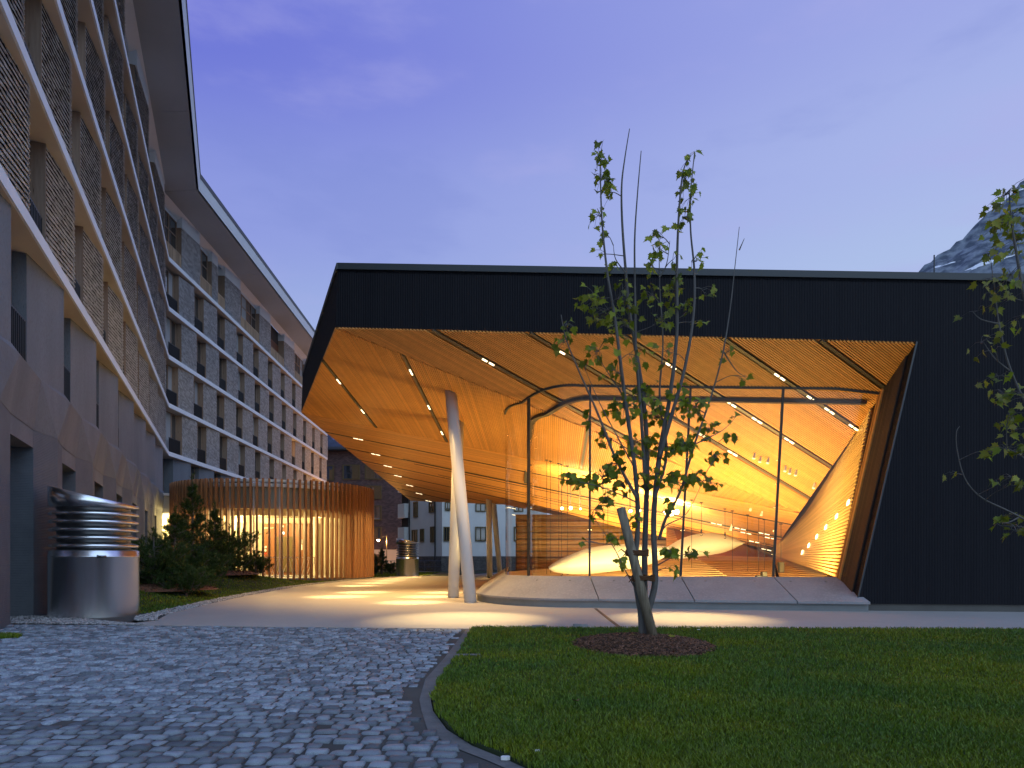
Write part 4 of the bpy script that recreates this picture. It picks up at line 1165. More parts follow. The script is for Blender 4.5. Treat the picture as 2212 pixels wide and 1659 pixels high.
for a, b, nn in ((ou1a, ke, n1), (ke, ou2b, n2)):
    mb = MB(); q0, q1 = a+nn*.001, b+nn*.001; u_ = Vector((0,0,.72)); mb.slab([q0,q1,q1+u_+nn*.10,q0+u_+nn*.10], -nn*.12); mb.build("eave_fascia", m_slab, hotel)
    mb = MB(); q0, q1 = a+nn*.13+Vector((0,0,.72)), b+nn*.13+Vector((0,0,.72)); u_ = Vector((0,0,.30)); mb.slab([q0,q1,q1+u_,q0+u_], -nn*.2); mb.build("gutter", m_trim, hotel)
    mb = MB(); q0, q1 = a-nn*(d1+.55 if nn is n1 else d2+.55)+Vector((0,0,-.002)), b-nn*(d1+.55 if nn is n1 else d2+.55)+Vector((0,0,-.002)); mb.slab([q0+nn*.45,q1+nn*.45,q1+Vector((0,0,-.32)),q0+Vector((0,0,-.32))], -nn*.05); mb.build("eave_cove", m_slab, hotel)
mb = MB(); mb.slab([in1a+Vector((0,0,.9)), in1b+Vector((0,0,.9)), ke+Vector((0,0,.9)), ou1a+Vector((0,0,.9))], (0,0,.1)); mb.slab([in1b+Vector((0,0,.9)), in2b+Vector((0,0,.9)), ou2b+Vector((0,0,.9)), ke+Vector((0,0,.9))], (0,0,.1))
mb.build("roof_deck", m_trim, hotel)
# ---- shingles: the 300 that show largest one by one, the rest in one mesh
V8 = np.concatenate([a for a, _ in all_sh]); own = np.concatenate([np.full(len(a), i) for i, (a, _) in enumerate(all_sh)])
ctr = V8.mean(1); yy = np.maximum(ctr[:,1], .5); uu = CX+ctr[:,0]/yy*F; vv_ = HV-(ctr[:,2]-H)/yy*F
def pr_(p): y_ = np.maximum(p[:,1], .5); return np.stack([p[:,0]/y_, (p[:,2]-H)/y_], 1)
a2, b2, c2 = pr_(V8[:,0]), pr_(V8[:,1]), pr_(V8[:,3])
area = np.abs((b2[:,0]-a2[:,0])*(c2[:,1]-a2[:,1])-(b2[:,1]-a2[:,1])*(c2[:,0]-a2[:,0]))
ok_ = (uu > 4) & (uu < 2212) & (vv_ > 4)
order = np.argsort(-np.where(ok_, area, 0)); single = order[:300]; keep = np.ones(len(V8), bool); keep[single] = False
for i in single:
    pr = all_sh[own[i]][1]; mw = Matrix.Translation(org(hotel)) @ pr.matrix_basis if pr.matrix_basis != Matrix() else Matrix.Translation(org(pr))
    inv = np.array(mw.inverted()); lv_ = V8[i]@inv[:3,:3].T+inv[:3,3]
    place("shingle", np_mesh("shingle", lv_, SH_F, m_shingle), pr)
Vk = V8[keep]; vk_vis = (uu[keep] > -120) & (vv_[keep] > -150)
Vk = Vk[vk_vis]
Fk = (np.arange(len(Vk))*8)[:,None,None]+SH_F[None]
np_obj("shingles", Vk.reshape(-1,3), Fk.reshape(-1,4), m_shingle, parent=hotel, kind='stuff')

# ================================================================ ENTRANCE LINK and PAVILION
PC = Vector((-14.25, 41.3, 0)); PR, PH = 5.79, 5.42
pav = empty("timber_pavilion", PC, "round lit pavilion screened by tall upright larch fins", "building")
def arc(r_, a, z): return Vector((PC.x+r_*math.cos(a), PC.y+r_*math.sin(a), z))
nf = 116
for i in range(nf):
    a = 2*math.pi*i/nf
    c = arc(PR, a, 0)
    if c.x < -19.4 or c.y > 46.2: continue
    er = Vector((math.cos(a), math.sin(a), 0)); et = Vector((-er.y, er.x, 0))
    mb = MB(); h = PH+random.uniform(-.006,.006); q = [c-et*.05-er*.20, c+et*.05-er*.20, c+et*.05, c-et*.05]
    mb.prism([(p.x,p.y) for p in q], .10, h); mb.build("fin", m_fin, pav)
def ring(name, r0, r1, z0, z1, m, a0=0, a1=2*math.pi, n=96):
    mb = MB(); full = abs(a1-a0-2*math.pi) < 1e-6
    for k in range(n):
        b0, b1 = a0+(a1-a0)*k/n, a0+(a1-a0)*(k+1)/n
        A_, B_ = [arc(r_, b, z) for r_ in (r0, r1) for b in (b0, b1) for z in (z0,)], None
        p = [arc(r0,b0,z0), arc(r1,b0,z0), arc(r1,b1,z0), arc(r0,b1,z0)]; q = [x+Vector((0,0,z1-z0)) for x in p]
        fs = [(3,2,1,0),(4,5,6,7),(1,2,6,5),(3,0,4,7)]
        if not full and k == 0: fs.append((0,1,5,4))
        if not full and k == n-1: fs.append((2,3,7,6))
        mb.add(p+q, fs)
    return mb.build(name, m, pav)
ring("floor_ring", PR-6, PR-.22, -.05, .16, m_sill)
ring("roof_band", PR-.55, PR-.26, PH-.16, PH-.03, m_white)
ring("roof_band", PR-.55, PR-.28, PH-.42, PH-.24, m_white)
mb = MB(); mb.lathe([(0,0),(PR-.5,0),(PR-.5,.1),(0,.1)], (PC.x,PC.y,PH-.3), 64); mb.build("roof_deck", m_trim, pav)
ring("frosted_band", PR-.50, PR-.46, 3.86, PH-.42, m_greenband)
mb = MB(); mb.lathe([(0,.08),(PR-.52,.08),(PR-.52,0),(0,0)], (PC.x,PC.y,3.90), 64); mb.build("ceiling", m_cream, pav)
ring("ceiling_edge", PR-1.7, PR-1.5, 3.55, 3.9, m_cream)
nm = 26
for i in range(nm):
    a0, a1 = 2*math.pi*i/nm, 2*math.pi*(i+1)/nm
    if arc(PR,a0,0).y > 46: continue
    mb = MB(); mb.poly([arc(PR-.48,a0,.16), arc(PR-.48,a1,.16), arc(PR-.48,a1,3.86), arc(PR-.48,a0,3.86)]); gp = mb.build("glass_pane", m_pglass, pav)
    er = Vector((math.cos(a0), math.sin(a0), 0)); mb = MB(); mb.bar(arc(PR-.44,a0,.16), arc(PR-.44,a0,PH-.42), .07, .09, er); mb.build("post", m_white, pav)
# interior: curved cream back wall, veneer wall with a door, small signs, patterned balustrade
ring("back_wall", PR-1.1, PR-.9, .16, 3.9, m_cream, R(5), R(190), 48)
yb_ = 44.0
def wall_xy(u, v): return P(u, v, yb_)
a_, b_ = wall_xy(569,1131), wall_xy(668,1240)
mb = MB(); mb.box(a_.x, b_.x, yb_, yb_+.12, .16, a_.z); vw = mb.build("veneer_wall", m_brownwall, pav)
def wbox(name, u0, v0, u1, v1, m, parent=pav, pr=.03):
    p, q = wall_xy(u0, v1), wall_xy(u1, v0); mb = MB(); mb.box(p.x, q.x, yb_-pr, yb_-.002, max(p.z,.17), q.z); return mb.build(name, m, parent)
dr = wbox("door", 595, 1159, 632, 1236, mat("smoked_door", (.10,.075,.04), .2), vw, .05)
wbox("lit_sign", 609, 1149, 614, 1154, emit_mat("sign_glow", (.95,1,.9), 3), vw)
wbox("wall_plate", 610, 1135, 613.5, 1139, m_white, vw); wbox("wall_plate", 572, 1179.5, 576, 1184, m_white, vw); wbox("wall_plate", 572, 1186, 576, 1191, m_white, vw)
wbox("wall_plate", 571, 1194, 576, 1197, mat("red_plate", (.5,.03,.02), .5), vw)
wbox("notice_board", 645, 1165, 655, 1174.5, mat("notice_board_grey", (.2,.2,.18), .6), vw); wbox("paper_sheet", 647, 1176.5, 653.5, 1188, m_white, vw)
wbox("handrail_bar", 571, 1140, 592, 1141, m_white, vw)
brl = MB(); rb = random.Random(4)
a0, a1 = R(238), R(318); rr2 = PR-.95
seg = []
for k in range(40): brl.bar(arc(rr2,a0+(a1-a0)*k/40,1.28), arc(rr2,a0+(a1-a0)*(k+1)/40,1.28), .05, .04); brl.bar(arc(rr2,a0+(a1-a0)*k/40,.24), arc(rr2,a0+(a1-a0)*(k+1)/40,.24), .05, .04)
br = brl.build("balustrade", m_white, pav)
for k in range(46):
    a = a0+(a1-a0)*(k+.5)/46; d = rb.choice((-.075,-.045,-.02,0,.03,.05,.08)); mb = MB(); mb.bar(arc(rr2,a-d*.5,.25), arc(rr2,a+d*.5,1.27), .028, .02, Vector((math.cos(a),math.sin(a),0))); mb.build("baluster", m_white, br)
for (u, w_) in ((497,10),(540,14),(680,7),(700,5)):
    p = P(u, 1200, 42.5); mb = MB(); mb.tube([Vector((p.x,42.5,.16)), Vector((p.x,42.5,3.9))], w_/F*42.5/2, 16); mb.build("pillar", m_cream, pav)
def point(name, loc, e, col=WARM, rad=.25):
    l = bpy.data.lights.new(name, 'POINT'); l.energy = e; l.color = col; l.shadow_soft_size = rad
    o = bpy.data.objects.new(name, l); COL.objects.link(o); o.location = loc; return o
for k, (dx, dy) in enumerate([(-3,-2),(0,-3),(3,-1.5),(0,0.5),(-2.6,1.8)]):
    point("pavilion_lamp_light", PC+Vector((dx,dy,3.3)), 460, (1,.70,.25), .1)
    mb = MB(); mb.lathe([(0,.0),(.16,.0),(.16,.05)], (PC.x+dx,PC.y+dy,3.84), 16); mb.build("ceiling_lamp", m_lpanel, pav)
# link
lk0 = P(331.5,1108,40.2)
link = empty("entrance_link", (lk0.x, 40.2, 0), "small white framed lit passage between hotel corner and round pavilion", "passage")
zt_, zo = P(340,1071,40.2).z, P(340,1108,40.2).z
mb = MB(); mb.box(lk0.x, -18.2, 40.2, 43.2, zo, zt_); mb.build("lintel", mat("pale_lintel", (.5,.5,.5), .5), link)
mb = MB(); mb.box(lk0.x-.12, -18.0, 40.05, 43.2, zt_+.002, zt_+.14); mb.build("coping", m_white, link)
mb = MB(); mb.box(lk0.x, lk0.x+.22, 40.2, 40.5, 0, zo); mb.box(lk0.x+.22, lk0.x+.5, 40.3, 40.4, zo-.08, zo); mb.build("frame", m_white, link)
mb = MB(); mb.box(lk0.x-.1, -17.5, 43.0, 43.2, 0, zo); mb.box(lk0.x-.12, lk0.x-.002, 40.4, 43.0, 0, zo); mb.build("inner_wall", m_cream, link)
mb = MB(); mb.box(lk0.x+1.0, lk0.x+1.9, 42.94, 42.99, 0.2, 2.4); mb.build("door", mat("grey_door", (.25,.24,.22), .5), link)
point("link_lamp_light", (lk0.x+.9, 41.4, zo-.5), 420, (1,.72,.27))
# ================================================================ STEEL AIR VENTS
def vent(c, r_, hb, ht, dh, label, n=72):
    o = empty("steel_vent", c, label, "air vent", "brushed steel air vents beside the paving")
    mb = MB(); mb.lathe([(r_*1.0,-.05),(r_,hb-.14),(r_*1.008,hb-.135),(r_*1.008,hb-.115),(r_,hb-.11),(r_,hb),(r_*.97,hb+.01),(r_*.80,hb+.05)], c, n); mb.build("drum", m_steel, o, smooth=False)
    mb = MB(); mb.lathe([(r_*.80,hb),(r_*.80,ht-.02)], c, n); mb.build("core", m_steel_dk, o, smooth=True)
    k = 6; pitch = (ht-hb)/(k)
    for i in range(k):
        z = hb+.055+i*pitch
        last = i == k-1
        mb = MB(); h = pitch*.42
        if not last:
            mb.lathe([(r_*.82,z+.08*pitch),(r_*.985,z+.02),(r_*.985,z+h),(r_*.82,z+h+.35*pitch),(r_*.82,z+.08*pitch)], c, n); mb.build("louvre_ring", m_steel, o)
        else:
            z2 = lambda x, y, zz: zz+(dh*(.5-x/(2*r_)*.97-y/(2*r_)*.22) if zz > z+h*.6 else 0)
            mb.lathe([(r_*.82,z+.08*pitch),(r_*.99,z+.02),(r_*.99,z+h),(r_*.965,z+h+.005),(0,z+h)], c, n, zfun=z2); mb.build("slanted_cap", m_steel, o)
    a = -math.pi/2+.25+math.atan2(-c[0], c[1])*-1
    d = (Vector((0,0,0))-Vector((c[0],c[1],0))).normalized(); d.rotate(Matrix.Rotation(.16,3,'Z')); t = Vector((-d.y,d.x,0))
    p = Vector(c)+d*(r_+.02)+Vector((0,0,hb-.125)); mb = MB(); mb.bar(p-t*.07, p+t*.07, .05, .05); mb.bar(p-t*.10+d*.0, p-t*.072, .03, .07); mb.build("clasp", m_steel_dk, o)
    for ob in o.children:
        for pl in ob.data.polygons: pl.use_smooth = len(pl.vertices) == 4 and abs(pl.normal.z) < .25
    return o
vent((-9.13,14.93,0), .865, 1.40, 2.42, .42, "large brushed steel air vent on gravel beside the hotel wall")
pv2 = P(880,1244,47.3)
vent((pv2.x,pv2.y,0), .78, 1.30, 2.30, .36, "far steel air vent at the end of the paving near white house")

# ================================================================ HOUSES BEHIND
def tex_brick():
    m = bpy.data.materials.new("dark_brick"); m.use_nodes = True; nt = m.node_tree; b = nt.nodes["Principled BSDF"]; b.inputs["Roughness"].default_value = .9
    t = nt.nodes.new("ShaderNodeTexCoord"); mp_ = nt.nodes.new("ShaderNodeMapping"); mp_.inputs["Rotation"].default_value = (R(90),0,0)
    br_ = nt.nodes.new("ShaderNodeTexBrick"); br_.inputs["Scale"].default_value = 1; br_.inputs["Brick Width"].default_value = .34; br_.inputs["Row Height"].default_value = .15; br_.inputs["Mortar Size"].default_value = .018
    br_.inputs["Color1"].default_value = (.15,.105,.105,1); br_.inputs["Color2"].default_value = (.07,.05,.056,1); br_.inputs["Mortar"].default_value = (.03,.022,.024,1)
    nt.links.new(t.outputs["Object"], mp_.inputs[0]); nt.links.new(mp_.outputs[0], br_.inputs["Vector"])
    nt.links.new(br_.outputs["Color"], b.inputs["Base Color"])
    bp = nt.nodes.new("ShaderNodeBump"); bp.inputs["Strength"].default_value = .8; bp.inputs["Distance"].default_value = .03; bp.invert = True
    nt.links.new(br_.outputs["Fac"], bp.inputs["Height"]); nt.links.new(bp.outputs[0], b.inputs["Normal"]); return m
m_brick = tex_brick()
m_bronze = mat("bronze_frame", (.11,.085,.035), .5, metal=.3); m_latt = mat("lattice_wood", (.13,.09,.045), .8)
m_slate = mat("slate_roof", (.045,.055,.075), .6, island=.25); m_plas = mat("pale_plaster", (.58,.52,.42), .8)
m_wht = mat("white_plaster", (.66,.67,.66), .8, noise=(1,.3,.7), color2=(.60,.61,.60))
yB = 96.0
bx0, bx1 = P(655,1200,yB).x, P(868,1200,yB).x
house = empty("brick_house", ((bx0+bx1)/2, yB, 0), "dark brick house with lattice shutters under a slate roof behind the pavilion", "building")
zE = P(700,970,yB-1.2).z+.55
zpl = P(800,1187,yB).z
mb = MB(); mb.box(bx0, bx1, yB, yB+12, zpl, zE); mb.build("wall", m_brick, house)
mb = MB(); mb.box(bx0, bx1, yB+.03, yB+12, 0, zpl-.002); mb.build("plaster_base", m_plas, house)
ez = P(700,970,yB-1.2).z
mb = MB(); mb.slab([Vector((bx0-2,yB-1.3,ez)), Vector((bx1+1.2,yB-1.3,ez)), Vector((bx1-2,yB+6,ez+5.4)), Vector((bx0,yB+6,ez+5.4))], (0,0,.28)); rf = mb.build("roof", m_slate, house)
mb = MB(); mb.box(bx0-2, bx1+1.1, yB-1.25, yB-.01, ez-.16, ez-.02); mb.build("eave_board", m_black_metal, house)
for r_i in range(7):
    for c_i in range(10):
        f0 = .02+r_i*.05; xx = P(700,960,yB).x-.6+c_i*.62+(r_i % 2)*.31; y_ = yB-1.3+7.3*f0; z_ = ez+5.4*f0+.29
        mb = MB(); mb.slab([Vector((xx,y_,z_)), Vector((xx+.6,y_,z_)), Vector((xx+.6,y_+.36,z_+.27)), Vector((xx,y_+.36,z_+.27))], (0,0,.025)); mb.build("slate", m_slate, rf)
sk = P(726,956,yB+.3); mb = MB(); f0 = .22; y_ = yB-1.3+7.3*f0; z_ = ez+5.4*f0+.36
mb.slab([Vector((sk.x-.5,y_,z_)), Vector((sk.x+.4,y_,z_)), Vector((sk.x+.4,y_+.7,z_+.52)), Vector((sk.x-.5,y_+.7,z_+.52))], (0,0,.03)); mb.build("skylight", mat("skylight_glass", (.6,.65,.72), .08, metal=.8), rf)
def house_win(u0, v0, u1, v1, latt):
    p, q = P(u0,v1,yB), P(u1,v0,yB); x0, x1, z0, z1 = p.x, q.x, p.z, q.z; f_ = .13
    mb = MB(); mb.box(x0-.05,x0+f_,yB-.14,yB-.003,z0,z1); mb.box(x1-f_,x1+.05,yB-.14,yB-.003,z0,z1); mb.box(x0+f_,x1-f_,yB-.14,yB-.003,z1-f_,z1); mb.box(x0+f_,x1-f_,yB-.16,yB-.003,z0,z0+f_)
    w = mb.build("window", m_bronze, house)
    mb = MB(); mb.box(x0+f_,x1-f_,yB-.05,yB-.004,z0+f_,z1-f_); mb.build("pane", m_winglass, w)
    mid = x0+(x1-x0)*.55
    a, b = (mid, x1-f_) if latt > 0 else (x0+f_, mid)
    if latt:
        mb = MB(); n = 9; 
        for k in range(-n, n):
            for sg in (1,-1):
                xa = a+(b-a)*(k/n); L = (z1-z0-2*f_)
                t0 = max(0,(a-xa)/(L*.5)) if L else 0; 
                x_s, z_s = xa, z0+f_; x_e, z_e = xa+L*.6, z1-f_
                if x_s < a: z_s += (a-x_s)/(x_e-x_s)*L if x_e > x_s else 0; x_s = a
                if x_e > b: z_e -= (x_e-b)/.6; x_e = b
                if z_e-z_s < .12 or x_e <= x_s: continue
                if sg < 0: x_s, x_e = a+b-x_s, a+b-x_e
                mb.bar((x_s,yB-.09-.012*sg,z_s),(x_e,yB-.09-.012*sg,z_e), .05, .02, (0,1,0))
        mb.build("lattice_shutter", m_latt, w)
for wv in [(700,1005,721,1038,1),(741,1004,777,1036,1),(789,1004,826,1036,-1),(789,1049,824,1078,1),(806,1092,824,1124,0),(806,1138,824,1166,-1),(757,1049,780,1078,1)]: house_win(*wv)
mb = MB(); p, q = P(806,1234,yB), P(829,1197,yB); mb.box(p.x,q.x,yB-.03,yB+.025,.02,q.z); mb.build("garage_door", mat("brown_door", (.16,.10,.06), .6), house)
# white apartment house
cA, cB, cC = P(868,1200,74), P(955,1200,66), P(1180,1200,69)
apt = empty("white_house", (cB.x, cB.y, 0), "white plastered apartment house on a rough stone base behind the far columns", "building")
hA = 15.0; zst = P(955,1201.5,66).z
dl, dr_ = (Vector((cB.x-cA.x, cB.y-cA.y, 0))), (Vector((cC.x-cB.x, cC.y-cB.y, 0)))
q = [(cA.x,cA.y),(cB.x,cB.y),(cC.x,cC.y),(cC.x,cC.y+14),(cA.x,cA.y+14)]
mb = MB(); mb.prism(q, zst, hA); mb.build("wall", m_wht, apt)
def tex_stone():
    return mat("rough_stone_base", (.13,.12,.115), .9, noise=(2.2,.35,.65), color2=(.06,.055,.055), noise2=(7,.5,.7), color3=(.2,.18,.16), bump=(5,1,.06), stretch=(1,1,3))
nl, nr = Vector((dl.y,-dl.x,0)).normalized(), Vector((dr_.y,-dr_.x,0)).normalized()
o_ = [(cA.x+nl.x*.06,cA.y+nl.y*.06),(cB.x+(nl.x+nr.x)*.05,cB.y+(nl.y+nr.y)*.05),(cC.x+nr.x*.06,cC.y+nr.y*.06),(cC.x,cC.y+14),(cA.x,cA.y+14)]
mb = MB(); mb.prism(o_, -.1, zst-.003); sb = mb.build("stone_base", tex_stone(), apt)
rs = random.Random(8)
for (a, b, nn, nst) in ((Vector((o_[0][0],o_[0][1],0)), Vector((o_[1][0],o_[1][1],0)), nl, 16), (Vector((o_[1][0],o_[1][1],0)), Vector((o_[2][0],o_[2][1],0)), nr, 20)):
    for rw in range(6):
        t = rs.uniform(0,.03)
        while t < .985:
            w_ = rs.uniform(.6,1.4)/nst; p0, p1 = a.lerp(b,t), a.lerp(b,min(t+w_*.94,1)); z0 = .02+rw*zst/6.1; h_ = zst/6.1*.88; o2 = nn*rs.uniform(.03,.09)
            mb = MB(); mb.slab([p0+Vector((0,0,z0)), p1+Vector((0,0,z0)), p1+Vector((0,0,z0+h_)), p0+Vector((0,0,z0+h_))], o2); 
            if rw < 6 and -45 < p0.x < 20: mb.build("base_stone", MATS["rough_stone_base"], sb)
            t += w_
PLl, PLr = Plane(cA, cB, cA+up*5), Plane(cB, cC, cB+up*5)
def plane_hit(c, n, u, v):
    d = Vector(((u-CX)/F, 1, (HV-v)/F)); o = Vector((0,0,H)); return o+d*((c-o).dot(n)/d.dot(n))
def aw(face, u0, v0, u1, v1, frame_m=None, name="window"):
    c, n = (cA, nl) if face == 'l' else (cB, nr)
    if face == 'l' and v0 > 1200: n = nl
    p = [plane_hit(c, n, *x) for x in ((u0,v1),(u1,v1),(u1,v0),(u0,v0))]
    p[3].x, p[3].y = p[0].x, p[0].y; p[2].x, p[2].y = p[1].x, p[1].y; p[1].z = p[0].z; p[3].z = p[2].z
    t = (p[1]-p[0]).normalized()
    mb = MB(); f_ = .09
    L, Hh = (p[1]-p[0]).length, p[2].z-p[0].z
    for (x0,x1,z0,z1) in ((0,f_,0,Hh),(L-f_,L,0,Hh),(f_,L-f_,Hh-f_,Hh),(f_,L-f_,0,f_),(L*.5-.04,L*.5+.04,f_,Hh-f_)):
        a = p[0]+t*x0+up*z0; mb.slab([a, a+t*(x1-x0), a+t*(x1-x0)+up*(z1-z0), a+up*(z1-z0)], n*.12)
    w = mb.build(name, frame_m or m_bronze, apt)
    a = p[0]+t*f_+up*f_; b = p[0]+t*(L-f_)+up*f_; mb = MB(); mb.slab([a,b,b+up*(Hh-2*f_),a+up*(Hh-2*f_)], n*.05); mb.build("pane", m_winglass, w)
for wv in [('l',894.6,1083,903,1118),('l',928,1084,939,1108),('l',891,1144,902,1172),('l',909,1142,916.5,1171),('l',931,1137,940,1172),
           ('r',961,1085,973,1103),('r',1027,1088,1049,1105),('r',958,1138,971,1169),('r',1026.5,1138,1049.5,1169),('r',1110,1088,1130,1105),('r',1110,1138,1130,1169)]: aw(*wv)
for wv in [('l',907,1204,916,1231),('l',925,1204,938,1231)]: aw(*wv)
for u in (886, 941.5):
    p = plane_hit(cA, nl, u, 1200)+nl*.1; mb = MB(); mb.tube([Vector((p.x,p.y,.1)), Vector((p.x,p.y,hA-.5))], .07, 8); mb.build("downpipe", m_black_metal, apt)
for v in (1065, 1120, 1170):
    a, b = plane_hit(cA, nl, 868.5, v), plane_hit(cA, nl, 882.5, v); a.z = b.z = a.z
    mb = MB(); mb.slab([a,b,b+up*1.5,a+up*1.5], nl*.5); bl = mb.build("balcony", m_wht, apt)
    a2, b2 = a+up*1.52, b+up*1.52; mb = MB(); mb.slab([a2,b2,b2+up*1.6,a2+up*1.6], nl*.04); mb.build("balcony_opening", m_dark_back, apt)
# street lamp
pl_ = P(835.5,1226,86); lamp = empty("street_lamp", (pl_.x, pl_.y, 0), "slim street lamp with glowing orange head before the brick house", "street lamp")
hb_ = P(818,1166,86); zt2 = P(835,1157,86).z
mb = MB(); mb.tube([Vector((pl_.x,pl_.y,-.1)), Vector((pl_.x,pl_.y,zt2))], [.07,.05], 8); mb.build("pole", m_steel_dk, lamp)
mb = MB(); mb.tube([Vector((pl_.x,pl_.y,zt2-.1)), Vector((pl_.x-.25,pl_.y,zt2-.02)), Vector((hb_.x,hb_.y,hb_.z+.14))], .03, 6); mb.build("arm", m_steel_dk, lamp)
mb = MB(); mb.tube([hb_+up*.16, hb_+up*.05], [.11,.27], 12); mb.build("shade", m_steel_dk, lamp)
mb = MB(); mb.lathe([(0,-.24),(.14,-.18),(.22,-.02),(.2,.05),(0,.06)], hb_, 14); mb.build("bulb", emit_mat("sodium_glow", (1,.46,.08), 1.7), lamp)
lo = point("street_lamp_light", hb_+Vector((0,-.25,-.15)), 4200, (1,.42,.09), .15)
mb = MB()
for k in range(9): mb.tube([Vector((-13.3+k*.85,57.5,-.1)), Vector((-13.3+k*.85,57.5,1.0))], .02, 5)
mb.tube([Vector((-13.5,57.5,1.0)), Vector((-6,57.5,1.0))], .02, 5); mb.tube([Vector((-13.5,57.5,.5)), Vector((-6,57.5,.5))], .012, 5)
mb.build("wire_fence", m_steel_dk, None, label="low thin wire fence below the street lamp at the far lawn", cat="fence")

# ================================================================ MOUNTAIN
def mountain():
    rg = np.random.default_rng(11); nx, ny = 150, 110
    xs = np.linspace(250, 1500, nx); t = np.linspace(0, 1, ny)
    def n2(x, y, f, s):
        r2 = np.random.default_rng(s); v = 0
        for o in range(6):
            a = r2.random(4)*6.28; k = f*1.93**o
            v = v+(np.sin(x*k*np.cos(a[0])+y*k*np.sin(a[0])+a[1])*np.sin(x*k*np.cos(a[2])*.9-y*k*np.sin(a[2])*1.1+a[3]))/1.7**o
        return v
    X, Tt = np.meshgrid(xs, t, indexing='ij'); Y = 900-Tt*560
    ridge = 1.25+900*(HV-(600-(X/900*F+CX-1958)*.80))/F
    Z = ridge*(1-Tt)**1.08
    Z = Z+n2(X, Y*1.3, .018, 3)*9*(1-.5*Tt)+n2(X, Y, .09, 5)*3.4+n2(X, Y, .3, 6)*1.0
    idx = np.arange(nx*ny).reshape(nx, ny); q = np.stack([idx[:-1,:-1], idx[:-1,1:], idx[1:,1:], idx[1:,:-1]], -1).reshape(-1,4)
    m = bpy.data.materials.new("mountain_rock"); m.use_nodes = True; nt = m.node_tree; b = nt.nodes["Principled BSDF"]; b.inputs["Roughness"].default_value = 1
    g = nt.nodes.new("ShaderNodeTexCoord")
    mp_ = nt.nodes.new("ShaderNodeMapping"); mp_.inputs["Rotation"].default_value = (0,R(38),0); mp_.inputs["Scale"].default_value = (.007,.02,.06); nt.links.new(g.outputs["Object"], mp_.inputs[0])
    n1_ = nt.nodes.new("ShaderNodeTexNoise"); n1_.inputs["Scale"].default_value = 1; n1_.inputs["Detail"].default_value = 5; nt.links.new(mp_.outputs[0], n1_.inputs["Vector"])
    rp = nt.nodes.new("ShaderNodeMapRange"); rp.inputs["From Min"].default_value = .64; rp.inputs["From Max"].default_value = .65; nt.links.new(n1_.outputs["Fac"], rp.inputs["Value"])
    n2_ = nt.nodes.new("ShaderNodeTexNoise"); n2_.inputs["Scale"].default_value = .075; n2_.inputs["Detail"].default_value = 9; nt.links.new(g.outputs["Object"], n2_.inputs["Vector"])
    cr = nt.nodes.new("ShaderNodeValToRGB"); cr.color_ramp.elements[0].position = .40; cr.color_ramp.elements[0].color = (.07,.09,.12,1); cr.color_ramp.elements[1].position = .60; cr.color_ramp.elements[1].color = (.22,.255,.29,1); nt.links.new(n2_.outputs["Fac"], cr.inputs["Fac"])
    mx = nt.nodes.new("ShaderNodeMix"); mx.data_type = 'RGBA'; nt.links.new(rp.outputs[0], mx.inputs["Factor"]); nt.links.new(cr.outputs[0], mx.inputs["A"]); mx.inputs["B"].default_value = (.85,.88,.9,1)
    nt.links.new(mx.outputs["Result"], b.inputs["Base Color"])
    bp = nt.nodes.new("ShaderNodeBump"); bp.inputs["Strength"].default_value = .8; bp.inputs["Distance"].default_value = 6; nt.links.new(n2_.outputs["Fac"], bp.inputs["Height"]); nt.links.new(bp.outputs[0], b.inputs["Normal"])
    np_obj("mountain", np.stack([X,Y,Z],-1).reshape(-1,3), q, m, kind='structure')
mountain()

